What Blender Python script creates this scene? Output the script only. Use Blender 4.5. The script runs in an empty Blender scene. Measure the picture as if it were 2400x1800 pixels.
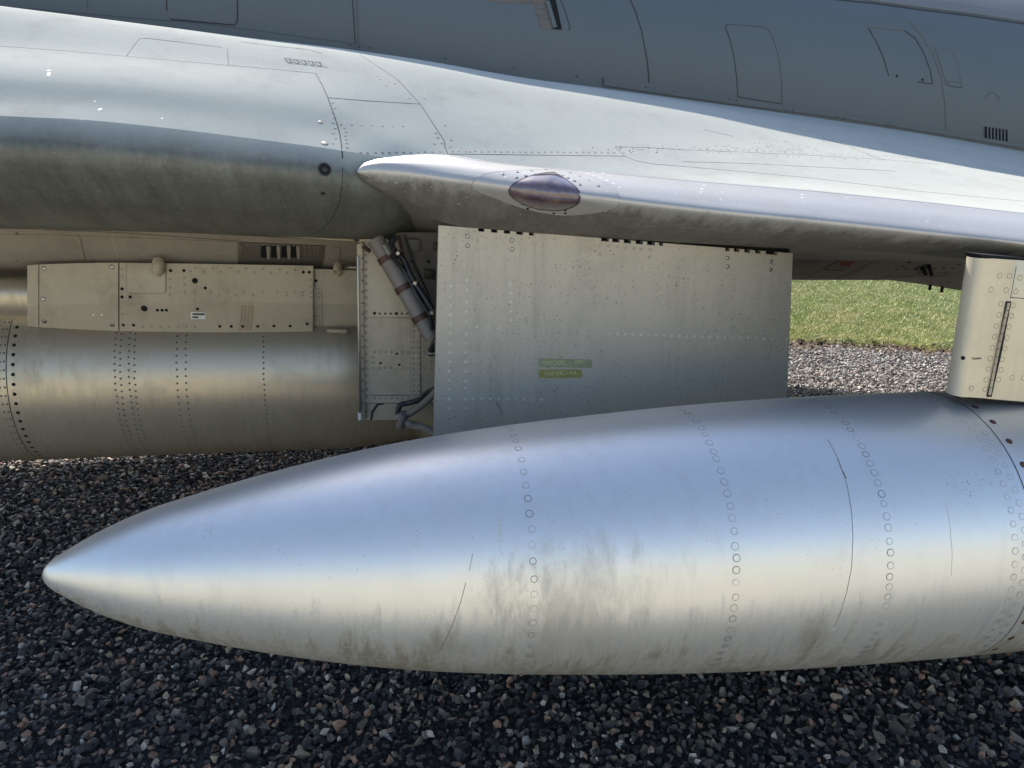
import bpy, bmesh, math, random
import numpy as np
from mathutils import Vector, Matrix
from mathutils.bvhtree import BVHTree

rnd = random.Random(7)
rng = np.random.default_rng(7)
sc = bpy.context.scene
COL = sc.collection

# ------------------------------------------------------------------ camera
PITCH = math.radians(16.0)
H = 1.5
FPX = 1803.0
cam_d = bpy.data.cameras.new("camera")
cam_d.sensor_width = 36.0
cam_d.lens = FPX / 2400.0 * 36.0
cam_d.clip_start = 0.05
cam_d.clip_end = 2000.0
cam = bpy.data.objects.new("camera", cam_d)
COL.objects.link(cam)
cam.location = (0, 0, H)
cam.rotation_euler = (math.pi / 2 - PITCH, 0, 0)
sc.camera = cam

# ------------------------------------------------------------------ sky, sun, exposure
SUN_EL = math.radians(45.0)
SUN_AZ = math.radians(-24.0)          # left of +Y
world = bpy.data.worlds.new("World")
sc.world = world
world.use_nodes = True
wn = world.node_tree.nodes
wl = world.node_tree.links
wn.clear()
sky = wn.new("ShaderNodeTexSky")
sky.sky_type = 'NISHITA'
sky.sun_disc = False
sky.sun_elevation = SUN_EL
sky.sun_rotation = SUN_AZ
sky.air_density = 1.0
sky.dust_density = 1.0
sky.ozone_density = 1.5
bg = wn.new("ShaderNodeBackground")
bg.inputs[1].default_value = 0.15
wo = wn.new("ShaderNodeOutputWorld")
wl.new(sky.outputs[0], bg.inputs[0])
wl.new(bg.outputs[0], wo.inputs[0])
sun_d = bpy.data.lights.new("sun", 'SUN')
sun_d.energy = 4.8
sun_d.angle = math.radians(0.53)
sun_d.color = (1.0, 0.95, 0.87)
sun = bpy.data.objects.new("sun", sun_d)
COL.objects.link(sun)
L = Vector((math.sin(SUN_AZ) * math.cos(SUN_EL), math.cos(SUN_AZ) * math.cos(SUN_EL), math.sin(SUN_EL)))
sun.rotation_euler = L.to_track_quat('Z', 'Y').to_euler()
sc.view_settings.view_transform = 'Standard'
sc.view_settings.look = 'None'
sc.view_settings.gamma = 1.0
sc.view_settings.use_curve_mapping = False
sc.view_settings.exposure = 0.80

# ------------------------------------------------------------------ frames of reference
YAW = math.radians(10.7)
TILT = math.radians(-1.8)
AX = Vector((math.cos(YAW), math.sin(YAW), 0))            # towards the tail, horizontal
NN = Vector((-math.sin(YAW), math.cos(YAW), 0))           # away from the viewer, horizontal
DT = Vector((math.cos(YAW) * math.cos(TILT), math.sin(YAW) * math.cos(TILT), math.sin(TILT)))
CAM = Vector((0, 0, H))
_c, _s = math.cos(PITCH), math.sin(PITCH)


def ray(px, py):
    u = (px - 1200.0) / FPX
    v = (py - 900.0) / FPX
    return Vector((u, _c - v * _s, -_s - v * _c))


def P(px, py, w):
    """point of the place on the upright plane w metres out from the viewer, parallel to the aircraft"""
    d = ray(px, py)
    return CAM + d * (w / d.dot(NN))


def W(s, w, z):
    return AX * s + NN * w + Vector((0, 0, z))


def S(p):
    return p.dot(AX)


# ------------------------------------------------------------------ object helpers
def link(o, parent=None):
    COL.objects.link(o)
    if parent is not None:
        o.parent = parent
    return o


def mesh_obj(name, verts, faces, mats, parent=None, smooth=True, fmat=None):
    me = bpy.data.meshes.new(name)
    me.from_pydata([tuple(v) for v in verts], [], faces)
    if not isinstance(mats, (list, tuple)):
        mats = [mats]
    for m in mats:
        me.materials.append(m)
    if smooth:
        me.polygons.foreach_set("use_smooth", [True] * len(me.polygons))
    if fmat:
        me.polygons.foreach_set("material_index", fmat)
    me.update()
    return link(bpy.data.objects.new(name, me), parent)


def empty(name, loc, label, cat, group=None):
    o = bpy.data.objects.new(name, None)
    o.location = (0, 0, 0)
    o.empty_display_size = 0.1
    COL.objects.link(o)
    o["label"] = label
    o["category"] = cat
    if group:
        o["group"] = group
    return o


def hermite(xs, ys, x):
    n = len(xs)
    if x <= xs[0]:
        return ys[0] + (ys[1] - ys[0]) / (xs[1] - xs[0]) * (x - xs[0])
    if x >= xs[-1]:
        return ys[-1] + (ys[-1] - ys[-2]) / (xs[-1] - xs[-2]) * (x - xs[-1])
    i = 0
    while i < n - 2 and x > xs[i + 1]:
        i += 1
    def slope(k):
        if k == 0: return (ys[1] - ys[0]) / (xs[1] - xs[0])
        if k == n - 1: return (ys[-1] - ys[-2]) / (xs[-1] - xs[-2])
        a = (ys[k] - ys[k - 1]) / (xs[k] - xs[k - 1]); b = (ys[k + 1] - ys[k]) / (xs[k + 1] - xs[k])
        ha, hb = xs[k] - xs[k - 1], xs[k + 1] - xs[k]
        return (a * hb + b * ha) / (ha + hb)
    h = xs[i + 1] - xs[i]
    t = (x - xs[i]) / h
    m0, m1 = slope(i), slope(i + 1)
    return ((2 * t**3 - 3 * t**2 + 1) * ys[i] + (t**3 - 2 * t**2 + t) * h * m0
            + (-2 * t**3 + 3 * t**2) * ys[i + 1] + (t**3 - t**2) * h * m1)


def curve_pts(pts, sub):
    """smooth curve through 3D points (centripetal-like hermite on chord length)"""
    ts = [0.0]
    for a, b in zip(pts, pts[1:]):
        ts.append(ts[-1] + max((b - a).length, 1e-5))
    out = []
    for i in range(len(pts) - 1):
        for k in range(sub):
            t = ts[i] + (ts[i + 1] - ts[i]) * k / sub
            out.append(Vector([hermite(ts, [p[j] for p in pts], t) for j in range(3)]))
    out.append(pts[-1].copy())
    return out


def loft(name, rails, mat, parent, stations, sub=6):
    """rails: list of dicts/tuples (ys, ws) over the stations; surface through the resulting 3D points"""
    cols = []
    for px in stations:
        pts = []
        for (xs, ys, ws) in rails:
            pts.append(P(px, hermite(xs, ys, px), hermite(xs, ws, px)))
        cols.append(curve_pts(pts, sub))
    return grid_obj(name, cols, mat, parent)


def set_su(o, vals):
    at = o.data.attributes.new("su", 'FLOAT_VECTOR', 'POINT')
    at.data.foreach_set("vector", np.array(vals, dtype=np.float32).reshape(-1))


def grid_obj(name, cols, mat, parent, flip=False):
    nr = len(cols[0])
    verts = [v for c in cols for v in c]
    faces = []
    for i in range(len(cols) - 1):
        for j in range(nr - 1):
            a, b, c, d = i * nr + j, i * nr + j + 1, (i + 1) * nr + j + 1, (i + 1) * nr + j
            faces.append((a, b, c, d) if not flip else (d, c, b, a))
    o = mesh_obj(name, verts, faces, mat, parent)
    set_su(o, [(S(c[j]), j / (nr - 1), 0.0) for c in cols for j in range(nr)])
    return o


def bvh_of(*objs):
    vs, fs = [], []
    for o in objs:
        k = len(vs)
        vs += [o.matrix_world @ v.co for v in o.data.vertices]
        fs += [tuple(i + k for i in p.vertices) for p in o.data.polygons]
    return BVHTree.FromPolygons(vs, fs)


def hit(bvh, px, py):
    d = ray(px, py).normalized()
    loc, nor, idx, dist = bvh.ray_cast(CAM, d)
    if loc is None:
        return None, None
    if nor.dot(d) > 0:
        nor = -nor
    return loc, nor


def ribbon(name, bvh, pts, hw, mat, parent, lift=0.0005, step=7.0, closed=False):
    """thin seam following the surface along a line given by points; split where the surface ends"""
    if closed:
        pts = list(pts) + [pts[0]]
    dense = []
    for (a, b) in zip(pts, pts[1:]):
        n = max(1, int(math.hypot(b[0] - a[0], b[1] - a[1]) / step))
        for k in range(n):
            dense.append((a[0] + (b[0] - a[0]) * k / n, a[1] + (b[1] - a[1]) * k / n))
    dense.append(pts[-1])
    hits = [hit(bvh, *p) for p in dense]
    verts, faces = [], []
    prev = None
    L_ = [h for h in hits]
    last = None

    def flush():
        nonlocal verts, faces, last
        if faces:
            last = mesh_obj(name, verts, faces, mat, parent)
        verts, faces = [], []
    for i, (lo, no) in enumerate(L_):
        if lo is None:
            prev = None
            flush()
            continue
        a = L_[max(0, i - 1)][0] or lo
        b = L_[min(len(L_) - 1, i + 1)][0] or lo
        t = (b - a)
        if t.length < 1e-7:
            continue
        sd = no.cross(t).normalized() * hw
        new = [lo + sd + no * 0.00005, lo + no * lift, lo - sd + no * 0.00005]
        if prev is not None and (new[1] - verts[prev + 1]).length > 0.3:
            prev = None
            flush()
        k = len(verts)
        verts += new
        if prev is not None:
            faces += [(prev, prev + 1, k + 1, k), (prev + 1, prev + 2, k + 2, k + 1)]
        prev = k
    flush()
    return last


def poly_patch(name, bvh, pts, mat, parent, h=0.001, dome=0.0, rings=4, sub=2, skirt=True):
    """plate cut to an outline and laid on a surface, with a real edge"""
    dense = []
    n = len(pts)
    for i in range(n):
        a, b = pts[i], pts[(i + 1) % n]
        m = max(1, int(math.hypot(b[0] - a[0], b[1] - a[1]) / 14 * sub))
        for k in range(m):
            dense.append((a[0] + (b[0] - a[0]) * k / m, a[1] + (b[1] - a[1]) * k / m))
    cx = sum(p[0] for p in dense) / len(dense)
    cy = sum(p[1] for p in dense) / len(dense)
    N = len(dense)
    verts, faces = [], []
    lo, no = hit(bvh, cx, cy)
    if lo is None:
        return None
    verts.append(lo + no * (h + dome))
    for r in range(1, rings + 1):
        t = r / rings
        for (x, y) in dense:
            l2, n2 = hit(bvh, cx + (x - cx) * t, cy + (y - cy) * t)
            if l2 is None:
                l2, n2 = lo, no
            verts.append(l2 + n2 * (h + dome * (1 - t * t)))
    if skirt:
        for (x, y) in dense:
            l2, n2 = hit(bvh, x, y)
            if l2 is None:
                l2, n2 = lo, no
            verts.append(l2 - n2 * 0.001)
    for i in range(N):
        faces.append((0, 1 + i, 1 + (i + 1) % N))
    for r in range(rings - 1 + (1 if skirt else 0)):
        b0 = 1 + r * N
        b1 = b0 + N
        for i in range(N):
            j = (i + 1) % N
            faces.append((b0 + i, b1 + i, b1 + j, b0 + j))
    o = mesh_obj(name, verts, faces, mat, parent)
    bm = bmesh.new(); bm.from_mesh(o.data); bmesh.ops.recalc_face_normals(bm, faces=bm.faces); bm.to_mesh(o.data); bm.free()
    if skirt:
        o.data.set_sharp_from_angle(angle=math.radians(50))
    return o


def box_pts(a, b, c, d, depth):
    """8 corners: quad a b c d and the same pushed by depth vector"""
    return [a, b, c, d, a + depth, b + depth, c + depth, d + depth]


BOXF = [(0, 3, 2, 1), (4, 5, 6, 7), (0, 1, 5, 4), (1, 2, 6, 5), (2, 3, 7, 6), (3, 0, 4, 7)]


def slab(name, corners_px, w, thick, mat, parent, bevel=0.002):
    """plate with four corners seen at w, thickness going away from the viewer; corners may carry their own w"""
    q = [P(c[0], c[1], c[2] if len(c) > 2 else w) for c in corners_px]
    o = mesh_obj(name, box_pts(*q, NN * thick), BOXF, mat, parent, smooth=False)
    fix_normals(o)
    if bevel:
        bev(o, bevel)
    return o


def fix_normals(o):
    bm = bmesh.new(); bm.from_mesh(o.data)
    bmesh.ops.recalc_face_normals(bm, faces=bm.faces)
    bm.to_mesh(o.data); bm.free()


def bev(o, width, seg=2):
    bm = bmesh.new(); bm.from_mesh(o.data)
    bmesh.ops.bevel(bm, geom=list(bm.edges), offset=width, segments=seg, profile=0.5, affect='EDGES', clamp_overlap=True)
    bm.to_mesh(o.data); bm.free()
    o.data.polygons.foreach_set("use_smooth", [True] * len(o.data.polygons))
    o.data.set_sharp_from_angle(angle=math.radians(40))


def tube(name, pts, r, mat, parent, n=12, cap=True, sub=6, radii=None):
    path = curve_pts(pts, sub) if len(pts) > 2 else pts
    verts, faces = [], []
    up = Vector((0, 0, 1))
    for i, p in enumerate(path):
        t = (path[min(i + 1, len(path) - 1)] - path[max(i - 1, 0)]).normalized()
        a = t.cross(up)
        if a.length < 0.1:
            a = t.cross(Vector((1, 0, 0)))
        a.normalize()
        b = t.cross(a)
        rr = r if radii is None else radii[min(int(i / max(1, len(path) - 1) * (len(radii) - 1) + .5), len(radii) - 1)]
        for k in range(n):
            th = 2 * math.pi * k / n
            verts.append(p + (a * math.cos(th) + b * math.sin(th)) * rr)
    for i in range(len(path) - 1):
        for k in range(n):
            faces.append((i * n + k, i * n + (k + 1) % n, (i + 1) * n + (k + 1) % n, (i + 1) * n + k))
    if cap:
        faces.append(tuple(range(n)))
        faces.append(tuple((len(path) - 1) * n + k for k in range(n)))
    o = mesh_obj(name, verts, faces, mat, parent)
    fix_normals(o)
    o.data.set_sharp_from_angle(angle=math.radians(50))
    return o


# ------------------------------------------------------------------ materials
def new_mat(name):
    m = bpy.data.materials.new(name)
    m.use_nodes = True
    nt = m.node_tree
    return m, nt, nt.nodes["Principled BSDF"]


def N_(nt, t, **kw):
    n = nt.nodes.new(t)
    for k, v in kw.items():
        if isinstance(k, str) and hasattr(n, k):
            setattr(n, k, v)
    return n


def noise(nt, vec, scale, detail=4, rough=0.6, stretch=None):
    if stretch is not None:
        mp = N_(nt, "ShaderNodeMapping")
        mp.inputs['Scale'].default_value = stretch
        nt.links.new(vec, mp.inputs[0])
        vec = mp.outputs[0]
    n = N_(nt, "ShaderNodeTexNoise")
    n.inputs['Scale'].default_value = scale
    n.inputs['Detail'].default_value = detail
    n.inputs['Roughness'].default_value = rough
    nt.links.new(vec, n.inputs['Vector'])
    return n.outputs[0]


def ramp(nt, fac, stops, interp='LINEAR'):
    r = N_(nt, "ShaderNodeValToRGB")
    r.color_ramp.interpolation = interp
    els = r.color_ramp.elements
    while len(els) < len(stops):
        els.new(0.5)
    for e, (p, c) in zip(els, stops):
        e.position = p
        e.color = (c[0], c[1], c[2], 1) if isinstance(c, (tuple, list)) else (c, c, c, 1)
    nt.links.new(fac, r.inputs[0])
    return r.outputs[0]


def mixc(nt, fac, a, b, mode='MIX'):
    m = N_(nt, "ShaderNodeMix", data_type='RGBA', blend_type=mode)
    for i, x in ((0, fac), (6, a), (7, b)):
        if isinstance(x, (int, float)):
            m.inputs[i].default_value = x
        elif isinstance(x, (tuple, list)):
            m.inputs[i].default_value = (x[0], x[1], x[2], 1)
        else:
            nt.links.new(x, m.inputs[i])
    return m.outputs[2]


def math_(nt, op, a, b=None, clamp=False):
    m = N_(nt, "ShaderNodeMath", operation=op)
    m.use_clamp = clamp
    for i, x in ((0, a), (1, b)):
        if x is None: continue
        if isinstance(x, (int, float)): m.inputs[i].default_value = x
        else: nt.links.new(x, m.inputs[i])
    return m.outputs[0]


def skin(name, base, metallic=0.0, rough=0.4, dirt=(0.10, 0.10, 0.08), dirt_amt=0.35, mottle=0.12,
         streak=0.0, speck=0.0, scratch=0.15, blobs=(), spec=0.5, rvar=0.12, coat=0.0, wash=None, bump=0.02, rust=0.0):
    """aircraft skin: paint or bare metal with mottling, run-off streaks, specks, scuffs and placed stains"""
    m, nt, b = new_mat(name)
    tc = N_(nt, "ShaderNodeTexCoord")
    geo = N_(nt, "ShaderNodeNewGeometry")
    v = geo.outputs['Position']
    col = base
    big = noise(nt, v, 2.3, 5, 0.6)
    fine = noise(nt, v, 38.0, 5, 0.65)
    c1 = mixc(nt, ramp(nt, big, [(0.3, 0.0), (0.72, 1.0)]), tuple(x * (1 - mottle) for x in base), tuple(min(1, x * (1 + mottle)) for x in base))
    c1 = mixc(nt, ramp(nt, fine, [(0.3, 0.0), (0.75, 1.0)]), tuple(x * (1 - mottle * .6) for x in base), c1)
    rgh = math_(nt, 'MULTIPLY_ADD', big, rvar)
    nt.nodes[-1].inputs[2].default_value = rough - rvar / 2
    if streak > 0:
        st = noise(nt, v, 1.0, 6, 0.7, stretch=(30, 30, 2.2))
        msk = noise(nt, v, 3.1, 3, 0.6)
        f = math_(nt, 'MULTIPLY', ramp(nt, st, [(0.47, 0.0), (0.68, 1.0)]), ramp(nt, msk, [(0.40, 0.0), (0.66, 1.0)]))
        f = math_(nt, 'MULTIPLY', f, streak, True)
        c1 = mixc(nt, f, c1, dirt)
        rgh = math_(nt, 'ADD', rgh, math_(nt, 'MULTIPLY', f, 0.25))
    if dirt_amt > 0:
        d = noise(nt, v, 7.0, 9, 0.72)
        f = math_(nt, 'MULTIPLY', ramp(nt, d, [(0.50, 0.0), (0.74, 1.0)]), dirt_amt, True)
        c1 = mixc(nt, f, c1, dirt)
        rgh = math_(nt, 'ADD', rgh, math_(nt, 'MULTIPLY', f, 0.3))
    for (cx, cy, cz, rad, amt, colr) in blobs:
        mp = N_(nt, "ShaderNodeVectorMath", operation='DISTANCE')
        nt.links.new(v, mp.inputs[0])
        mp.inputs[1].default_value = (cx, cy, cz)
        dn = noise(nt, v, 9.0, 6, 0.75, stretch=(2.2, 2.2, 0.7))
        dd = math_(nt, 'ADD', math_(nt, 'DIVIDE', mp.outputs['Value'], rad), math_(nt, 'MULTIPLY', math_(nt, 'SUBTRACT', dn, 0.5), 3.2))
        f = math_(nt, 'MULTIPLY', ramp(nt, dd, [(0.15, 1.0), (1.0, 0.0)]), amt, True)
        c1 = mixc(nt, f, c1, colr)
        rgh = math_(nt, 'ADD', rgh, math_(nt, 'MULTIPLY', f, 0.25))
    metal_loss = None
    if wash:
        # wash (mode, strength, colour): run-off grime on tank and edge; shade painted on edge, body
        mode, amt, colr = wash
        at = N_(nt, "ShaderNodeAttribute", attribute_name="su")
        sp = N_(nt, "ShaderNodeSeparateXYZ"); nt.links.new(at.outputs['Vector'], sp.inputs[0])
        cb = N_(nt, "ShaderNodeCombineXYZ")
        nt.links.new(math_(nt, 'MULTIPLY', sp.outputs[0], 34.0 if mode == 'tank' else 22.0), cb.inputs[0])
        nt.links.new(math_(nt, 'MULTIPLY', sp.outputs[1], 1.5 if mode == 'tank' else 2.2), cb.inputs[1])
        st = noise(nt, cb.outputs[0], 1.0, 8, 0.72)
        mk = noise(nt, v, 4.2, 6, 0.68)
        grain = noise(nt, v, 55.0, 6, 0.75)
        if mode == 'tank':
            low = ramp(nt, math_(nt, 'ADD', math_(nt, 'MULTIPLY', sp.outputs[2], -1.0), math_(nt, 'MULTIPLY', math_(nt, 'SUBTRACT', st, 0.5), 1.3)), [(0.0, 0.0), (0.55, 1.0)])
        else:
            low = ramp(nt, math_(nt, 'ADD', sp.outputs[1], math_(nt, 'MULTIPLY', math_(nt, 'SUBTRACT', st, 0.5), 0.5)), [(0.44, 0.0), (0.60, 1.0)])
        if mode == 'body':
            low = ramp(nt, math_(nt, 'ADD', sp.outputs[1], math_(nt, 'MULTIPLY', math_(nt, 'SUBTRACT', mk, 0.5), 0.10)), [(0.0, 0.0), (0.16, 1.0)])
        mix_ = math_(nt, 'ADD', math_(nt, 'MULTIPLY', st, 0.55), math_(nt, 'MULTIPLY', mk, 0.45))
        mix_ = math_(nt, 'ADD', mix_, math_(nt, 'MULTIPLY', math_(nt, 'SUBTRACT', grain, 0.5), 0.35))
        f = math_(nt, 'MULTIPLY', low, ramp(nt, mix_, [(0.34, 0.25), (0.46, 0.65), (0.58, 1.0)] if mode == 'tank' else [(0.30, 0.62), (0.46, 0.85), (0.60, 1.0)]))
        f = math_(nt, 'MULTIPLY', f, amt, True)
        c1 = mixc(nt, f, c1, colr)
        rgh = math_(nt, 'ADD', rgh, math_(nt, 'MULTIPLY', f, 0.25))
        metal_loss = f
    if speck > 0:
        vo = N_(nt, "ShaderNodeTexVoronoi")
        vo.inputs['Scale'].default_value = 150.0
        wv = N_(nt, "ShaderNodeVectorMath", operation='ADD')
        nz = N_(nt, "ShaderNodeTexNoise"); nz.inputs['Scale'].default_value = 90; nt.links.new(v, nz.inputs['Vector'])
        sc_ = N_(nt, "ShaderNodeVectorMath", operation='SCALE'); nt.links.new(nz.outputs[1], sc_.inputs[0]); sc_.inputs['Scale'].default_value = 0.016
        nt.links.new(v, wv.inputs[0]); nt.links.new(sc_.outputs[0], wv.inputs[1])
        nt.links.new(wv.outputs[0], vo.inputs['Vector'])
        msk = noise(nt, v, 4.5, 4, 0.6)
        keep = N_(nt, "ShaderNodeSeparateColor"); nt.links.new(vo.outputs['Color'], keep.inputs[0])
        f = math_(nt, 'MULTIPLY', math_(nt, 'LESS_THAN', vo.outputs['Distance'], 0.22),
                  math_(nt, 'LESS_THAN', keep.outputs[0], math_(nt, 'MULTIPLY', ramp(nt, msk, [(0.34, 0.05), (0.62, 1.0)]), 0.6)))
        f = math_(nt, 'MULTIPLY', f, speck)
        c1 = mixc(nt, f, c1, (0.13, 0.12, 0.085))
    if scratch > 0:
        vo = noise(nt, v, 1.0, 3, 0.5, stretch=(90, 9, 160))
        f = math_(nt, 'MULTIPLY', ramp(nt, vo, [(0.69, 0.0), (0.72, 1.0)]), scratch)
        c1 = mixc(nt, f, c1, tuple(min(0.9, x * 1.7 + 0.08) for x in base))
    if rust > 0:
        d = noise(nt, v, 24.0, 7, 0.75)
        c1 = mixc(nt, math_(nt, 'MULTIPLY', ramp(nt, d, [(0.60, 0.0), (0.70, 1.0)]), rust), c1, (0.12, 0.05, 0.025))
    nt.links.new(c1, b.inputs['Base Color'])
    nt.links.new(rgh, b.inputs['Roughness'])
    b.inputs['Metallic'].default_value = metallic
    if metal_loss is not None:
        nt.links.new(math_(nt, 'MULTIPLY', math_(nt, 'SUBTRACT', 1.0, metal_loss), metallic), b.inputs['Metallic'])
    b.inputs['Specular IOR Level'].default_value = spec
    if coat:
        b.inputs['Coat Weight'].default_value = coat
        b.inputs['Coat Roughness'].default_value = 0.15
    bp = N_(nt, "ShaderNodeBump")
    bp.inputs['Strength'].default_value = 1.0
    bp.inputs['Distance'].default_value = 1.0
    dents = noise(nt, v, 3.5, 2, 0.5)
    hgt = math_(nt, 'ADD', math_(nt, 'MULTIPLY', dents, bump * 0.06), math_(nt, 'MULTIPLY', fine, bump * 0.006))
    nt.links.new(hgt, bp.inputs['Height'])
    nt.links.new(bp.outputs[0], b.inputs['Normal'])
    return m


def plain(name, base, rough=0.6, metallic=0.0, var=0.15, scale=30):
    m, nt, b = new_mat(name)
    geo = N_(nt, "ShaderNodeNewGeometry")
    n = noise(nt, geo.outputs['Position'], scale, 5, 0.65)
    c = mixc(nt, ramp(nt, n, [(0.3, 0.0), (0.7, 1.0)]), tuple(x * (1 - var) for x in base), tuple(min(1, x * (1 + var)) for x in base))
    nt.links.new(c, b.inputs['Base Color'])
    b.inputs['Roughness'].default_value = rough
    b.inputs['Metallic'].default_value = metallic
    return m


def Pt(px, py, w):
    p = P(px, py, w)
    return (p.x, p.y, p.z)


M = {}
M['wing'] = skin("wing_paint", (0.46, 0.465, 0.422), 0.0, 0.7, spec=0.0, dirt=(0.22, 0.21, 0.19), dirt_amt=0.3, mottle=0.05, scratch=0.12, bump=0.015)
M['body'] = skin("duct_paint", (0.40, 0.41, 0.375), 0.0, 0.28, spec=0.6, wash=("body", 0.93, (0.072, 0.075, 0.058)), dirt=(0.05, 0.05, 0.03), dirt_amt=0.25, mottle=0.12, scratch=0.12, bump=0.04)  # wash paints the shaded, dark-reflecting lower duct into the colour
M['under'] = skin("underside_paint", (0.27, 0.25, 0.22), 0.1, 0.45, dirt=(0.08, 0.08, 0.05), dirt_amt=0.6, mottle=0.2, scratch=0.4, bump=0.03)
M['fuse'] = skin("fuselage_paint", (0.112, 0.134, 0.150), 0.0, 0.45, spec=0.3, dirt=(0.12, 0.12, 0.12), dirt_amt=0.10, mottle=0.06, scratch=0.0, bump=0.02)
M['spine'] = plain("spine_paint", (0.17, 0.17, 0.165), 0.55, 0.0, 0.06, 6)
M['lead'] = skin("leading_edge_metal", (0.50, 0.48, 0.45), 0.40, 0.38, dirt=(0.16, 0.15, 0.11), dirt_amt=0.2, mottle=0.04, wash=("edge", 0.88, (0.075, 0.068, 0.048)), scratch=0.4, bump=0.015, rvar=.06)  # edge wash is olive grime plus a painted dark reflection underneath
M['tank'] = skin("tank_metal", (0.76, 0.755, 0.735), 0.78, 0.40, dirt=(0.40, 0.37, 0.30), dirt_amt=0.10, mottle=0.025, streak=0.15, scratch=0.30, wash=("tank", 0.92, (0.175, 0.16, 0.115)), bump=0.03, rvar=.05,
                 blobs=[(*Pt(1340, 1440, 1.28), 0.18, 0.32, (0.20, 0.185, 0.14)), (*Pt(1180, 1400, 1.30), 0.09, 0.35, (0.25, 0.23, 0.17)),
                        (*Pt(1900, 1490, 1.25), 0.07, 0.5, (0.14, 0.13, 0.08)), (*Pt(1040, 1515, 1.30), 0.07, 0.5, (0.16, 0.15, 0.10))])
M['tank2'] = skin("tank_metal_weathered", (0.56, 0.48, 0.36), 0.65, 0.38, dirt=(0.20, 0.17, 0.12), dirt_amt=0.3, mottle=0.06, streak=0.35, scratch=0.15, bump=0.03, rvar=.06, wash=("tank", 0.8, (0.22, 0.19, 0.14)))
M['door'] = skin("door_paint", (0.485, 0.45, 0.385), 0.35, 0.45, dirt=(0.27, 0.25, 0.19), dirt_amt=0.3, mottle=0.05, streak=0.35, speck=0.9, scratch=0.1, bump=0.006)
M['rack'] = skin("pylon_paint", (0.49, 0.42, 0.305), 0.1, 0.5, dirt=(0.22, 0.16, 0.11), dirt_amt=0.55, mottle=0.08, streak=0.35, scratch=0.15, bump=0.01)
M['pylon'] = skin("bare_pylon_metal", (0.64, 0.57, 0.43), 0.35, 0.40, dirt=(0.35, 0.29, 0.2), dirt_amt=0.25, mottle=0.05, streak=0.15, scratch=0.15, bump=0.01)
M['belly'] = skin("belly_paint", (0.37, 0.33, 0.285), 0.0, 0.5, dirt=(0.14, 0.115, 0.085), dirt_amt=0.5, mottle=0.12, streak=0.25, scratch=0.2, bump=0.02)
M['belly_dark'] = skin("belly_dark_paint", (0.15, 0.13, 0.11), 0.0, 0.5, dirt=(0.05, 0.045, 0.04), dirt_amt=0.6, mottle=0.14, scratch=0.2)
M['inner'] = skin("inner_door_paint", (0.50, 0.43, 0.32), 0.1, 0.45, dirt=(0.2, 0.15, 0.10), dirt_amt=0.45, mottle=0.1, streak=0.2, scratch=0.2, bump=0.01)
M['seam'] = plain("seam_dark", (0.035, 0.035, 0.035), 0.8)
M['soft'] = plain('fastener_grime', (0.22, 0.21, 0.19), 0.7)
M['drip'] = plain('drip_stain', (0.26, 0.285, 0.29), 0.6)
M['seam_fine'] = plain("seam_grime", (0.13, 0.115, 0.10), 0.8)
M['rackdark'] = plain("rivet_rack", (0.33, 0.27, 0.19), 0.6)
M['smear'] = plain("brown_smear_stain", (0.36, 0.28, 0.19), 0.6)
M['hole'] = plain("hole_dark", (0.006, 0.007, 0.009), 0.9)
M['bolt'] = plain("bolt_dark", (0.055, 0.045, 0.038), 0.5, 0.5)
M['rust'] = plain("bolt_rust", (0.11, 0.045, 0.03), 0.6, 0.3)
M['steel'] = plain("steel", (0.35, 0.34, 0.31), 0.35, 0.9)
M['rivet_bright'] = plain("rivet_worn", (0.56, 0.54, 0.475), 0.5, 0.0)
M['hose'] = plain("hose_rubber", (0.02, 0.022, 0.026), 0.45)
M['strut'] = skin("strut_aluminium", (0.20, 0.18, 0.16), 0.15, 0.55, dirt=(0.15, 0.12, 0.09), dirt_amt=0.5, streak=0.3)
M['clamp'] = plain("clamp_band", (0.07, 0.03, 0.022), 0.5, 0.2)
M['red'] = plain("red_mark", (0.32, 0.09, 0.08), 0.6)
M['sticker'] = plain("sticker", (0.75, 0.73, 0.66), 0.5)
M['ink'] = plain("ink", (0.07, 0.06, 0.05), 0.7)

# ------------------------------------------------------------------ ground
def sheet(name, x0, x1, y0, y1, z, mat, n=1):
    return mesh_obj(name, [(x0, y0, z), (x1, y0, z), (x1, y1, z), (x0, y1, z)], [(0, 1, 2, 3)], mat, None, smooth=False)


def ground_mat(name, stops, scale, rough=0.9, bumpd=0.0, second=None):
    m, nt, b = new_mat(name)
    geo = N_(nt, "ShaderNodeNewGeometry")
    n = noise(nt, geo.outputs['Position'], scale, 8, 0.7)
    c = ramp(nt, n, stops)
    if second:
        n2 = noise(nt, geo.outputs['Position'], second[0], 4, 0.6)
        c = mixc(nt, ramp(nt, n2, [(0.35, 0.0), (0.65, 1.0)]), c, second[1], 'MULTIPLY')
    nt.links.new(c, b.inputs['Base Color'])
    b.inputs['Roughness'].default_value = rough
    b.inputs['Specular IOR Level'].default_value = 0.2
    return m


# unseen bank of dry grass, added behind the viewer to reflect warm light
g_bank = ground_mat("added_bank_grass", [(0.3, (0.40, 0.33, 0.17)), (0.55, (0.50, 0.43, 0.24)), (0.8, (0.56, 0.50, 0.32))], 0.8)
bx = np.linspace(-260, 260, 90)
bank_rows = []
for x in bx:
    hh = 9.5 + 1.6 * math.sin(x * .05) + .8 * math.sin(x * .13 + 1)
    bank_rows.append([Vector((x, -44, -.03)), Vector((x, -50, hh * .3)), Vector((x, -58, hh * .75)), Vector((x, -66, hh)), Vector((x, -90, hh * .9)), Vector((x, -140, -.05))])
bank = grid_obj("added_bank", bank_rows, g_bank, None, flip=True); bank["kind"] = "structure"


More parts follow.
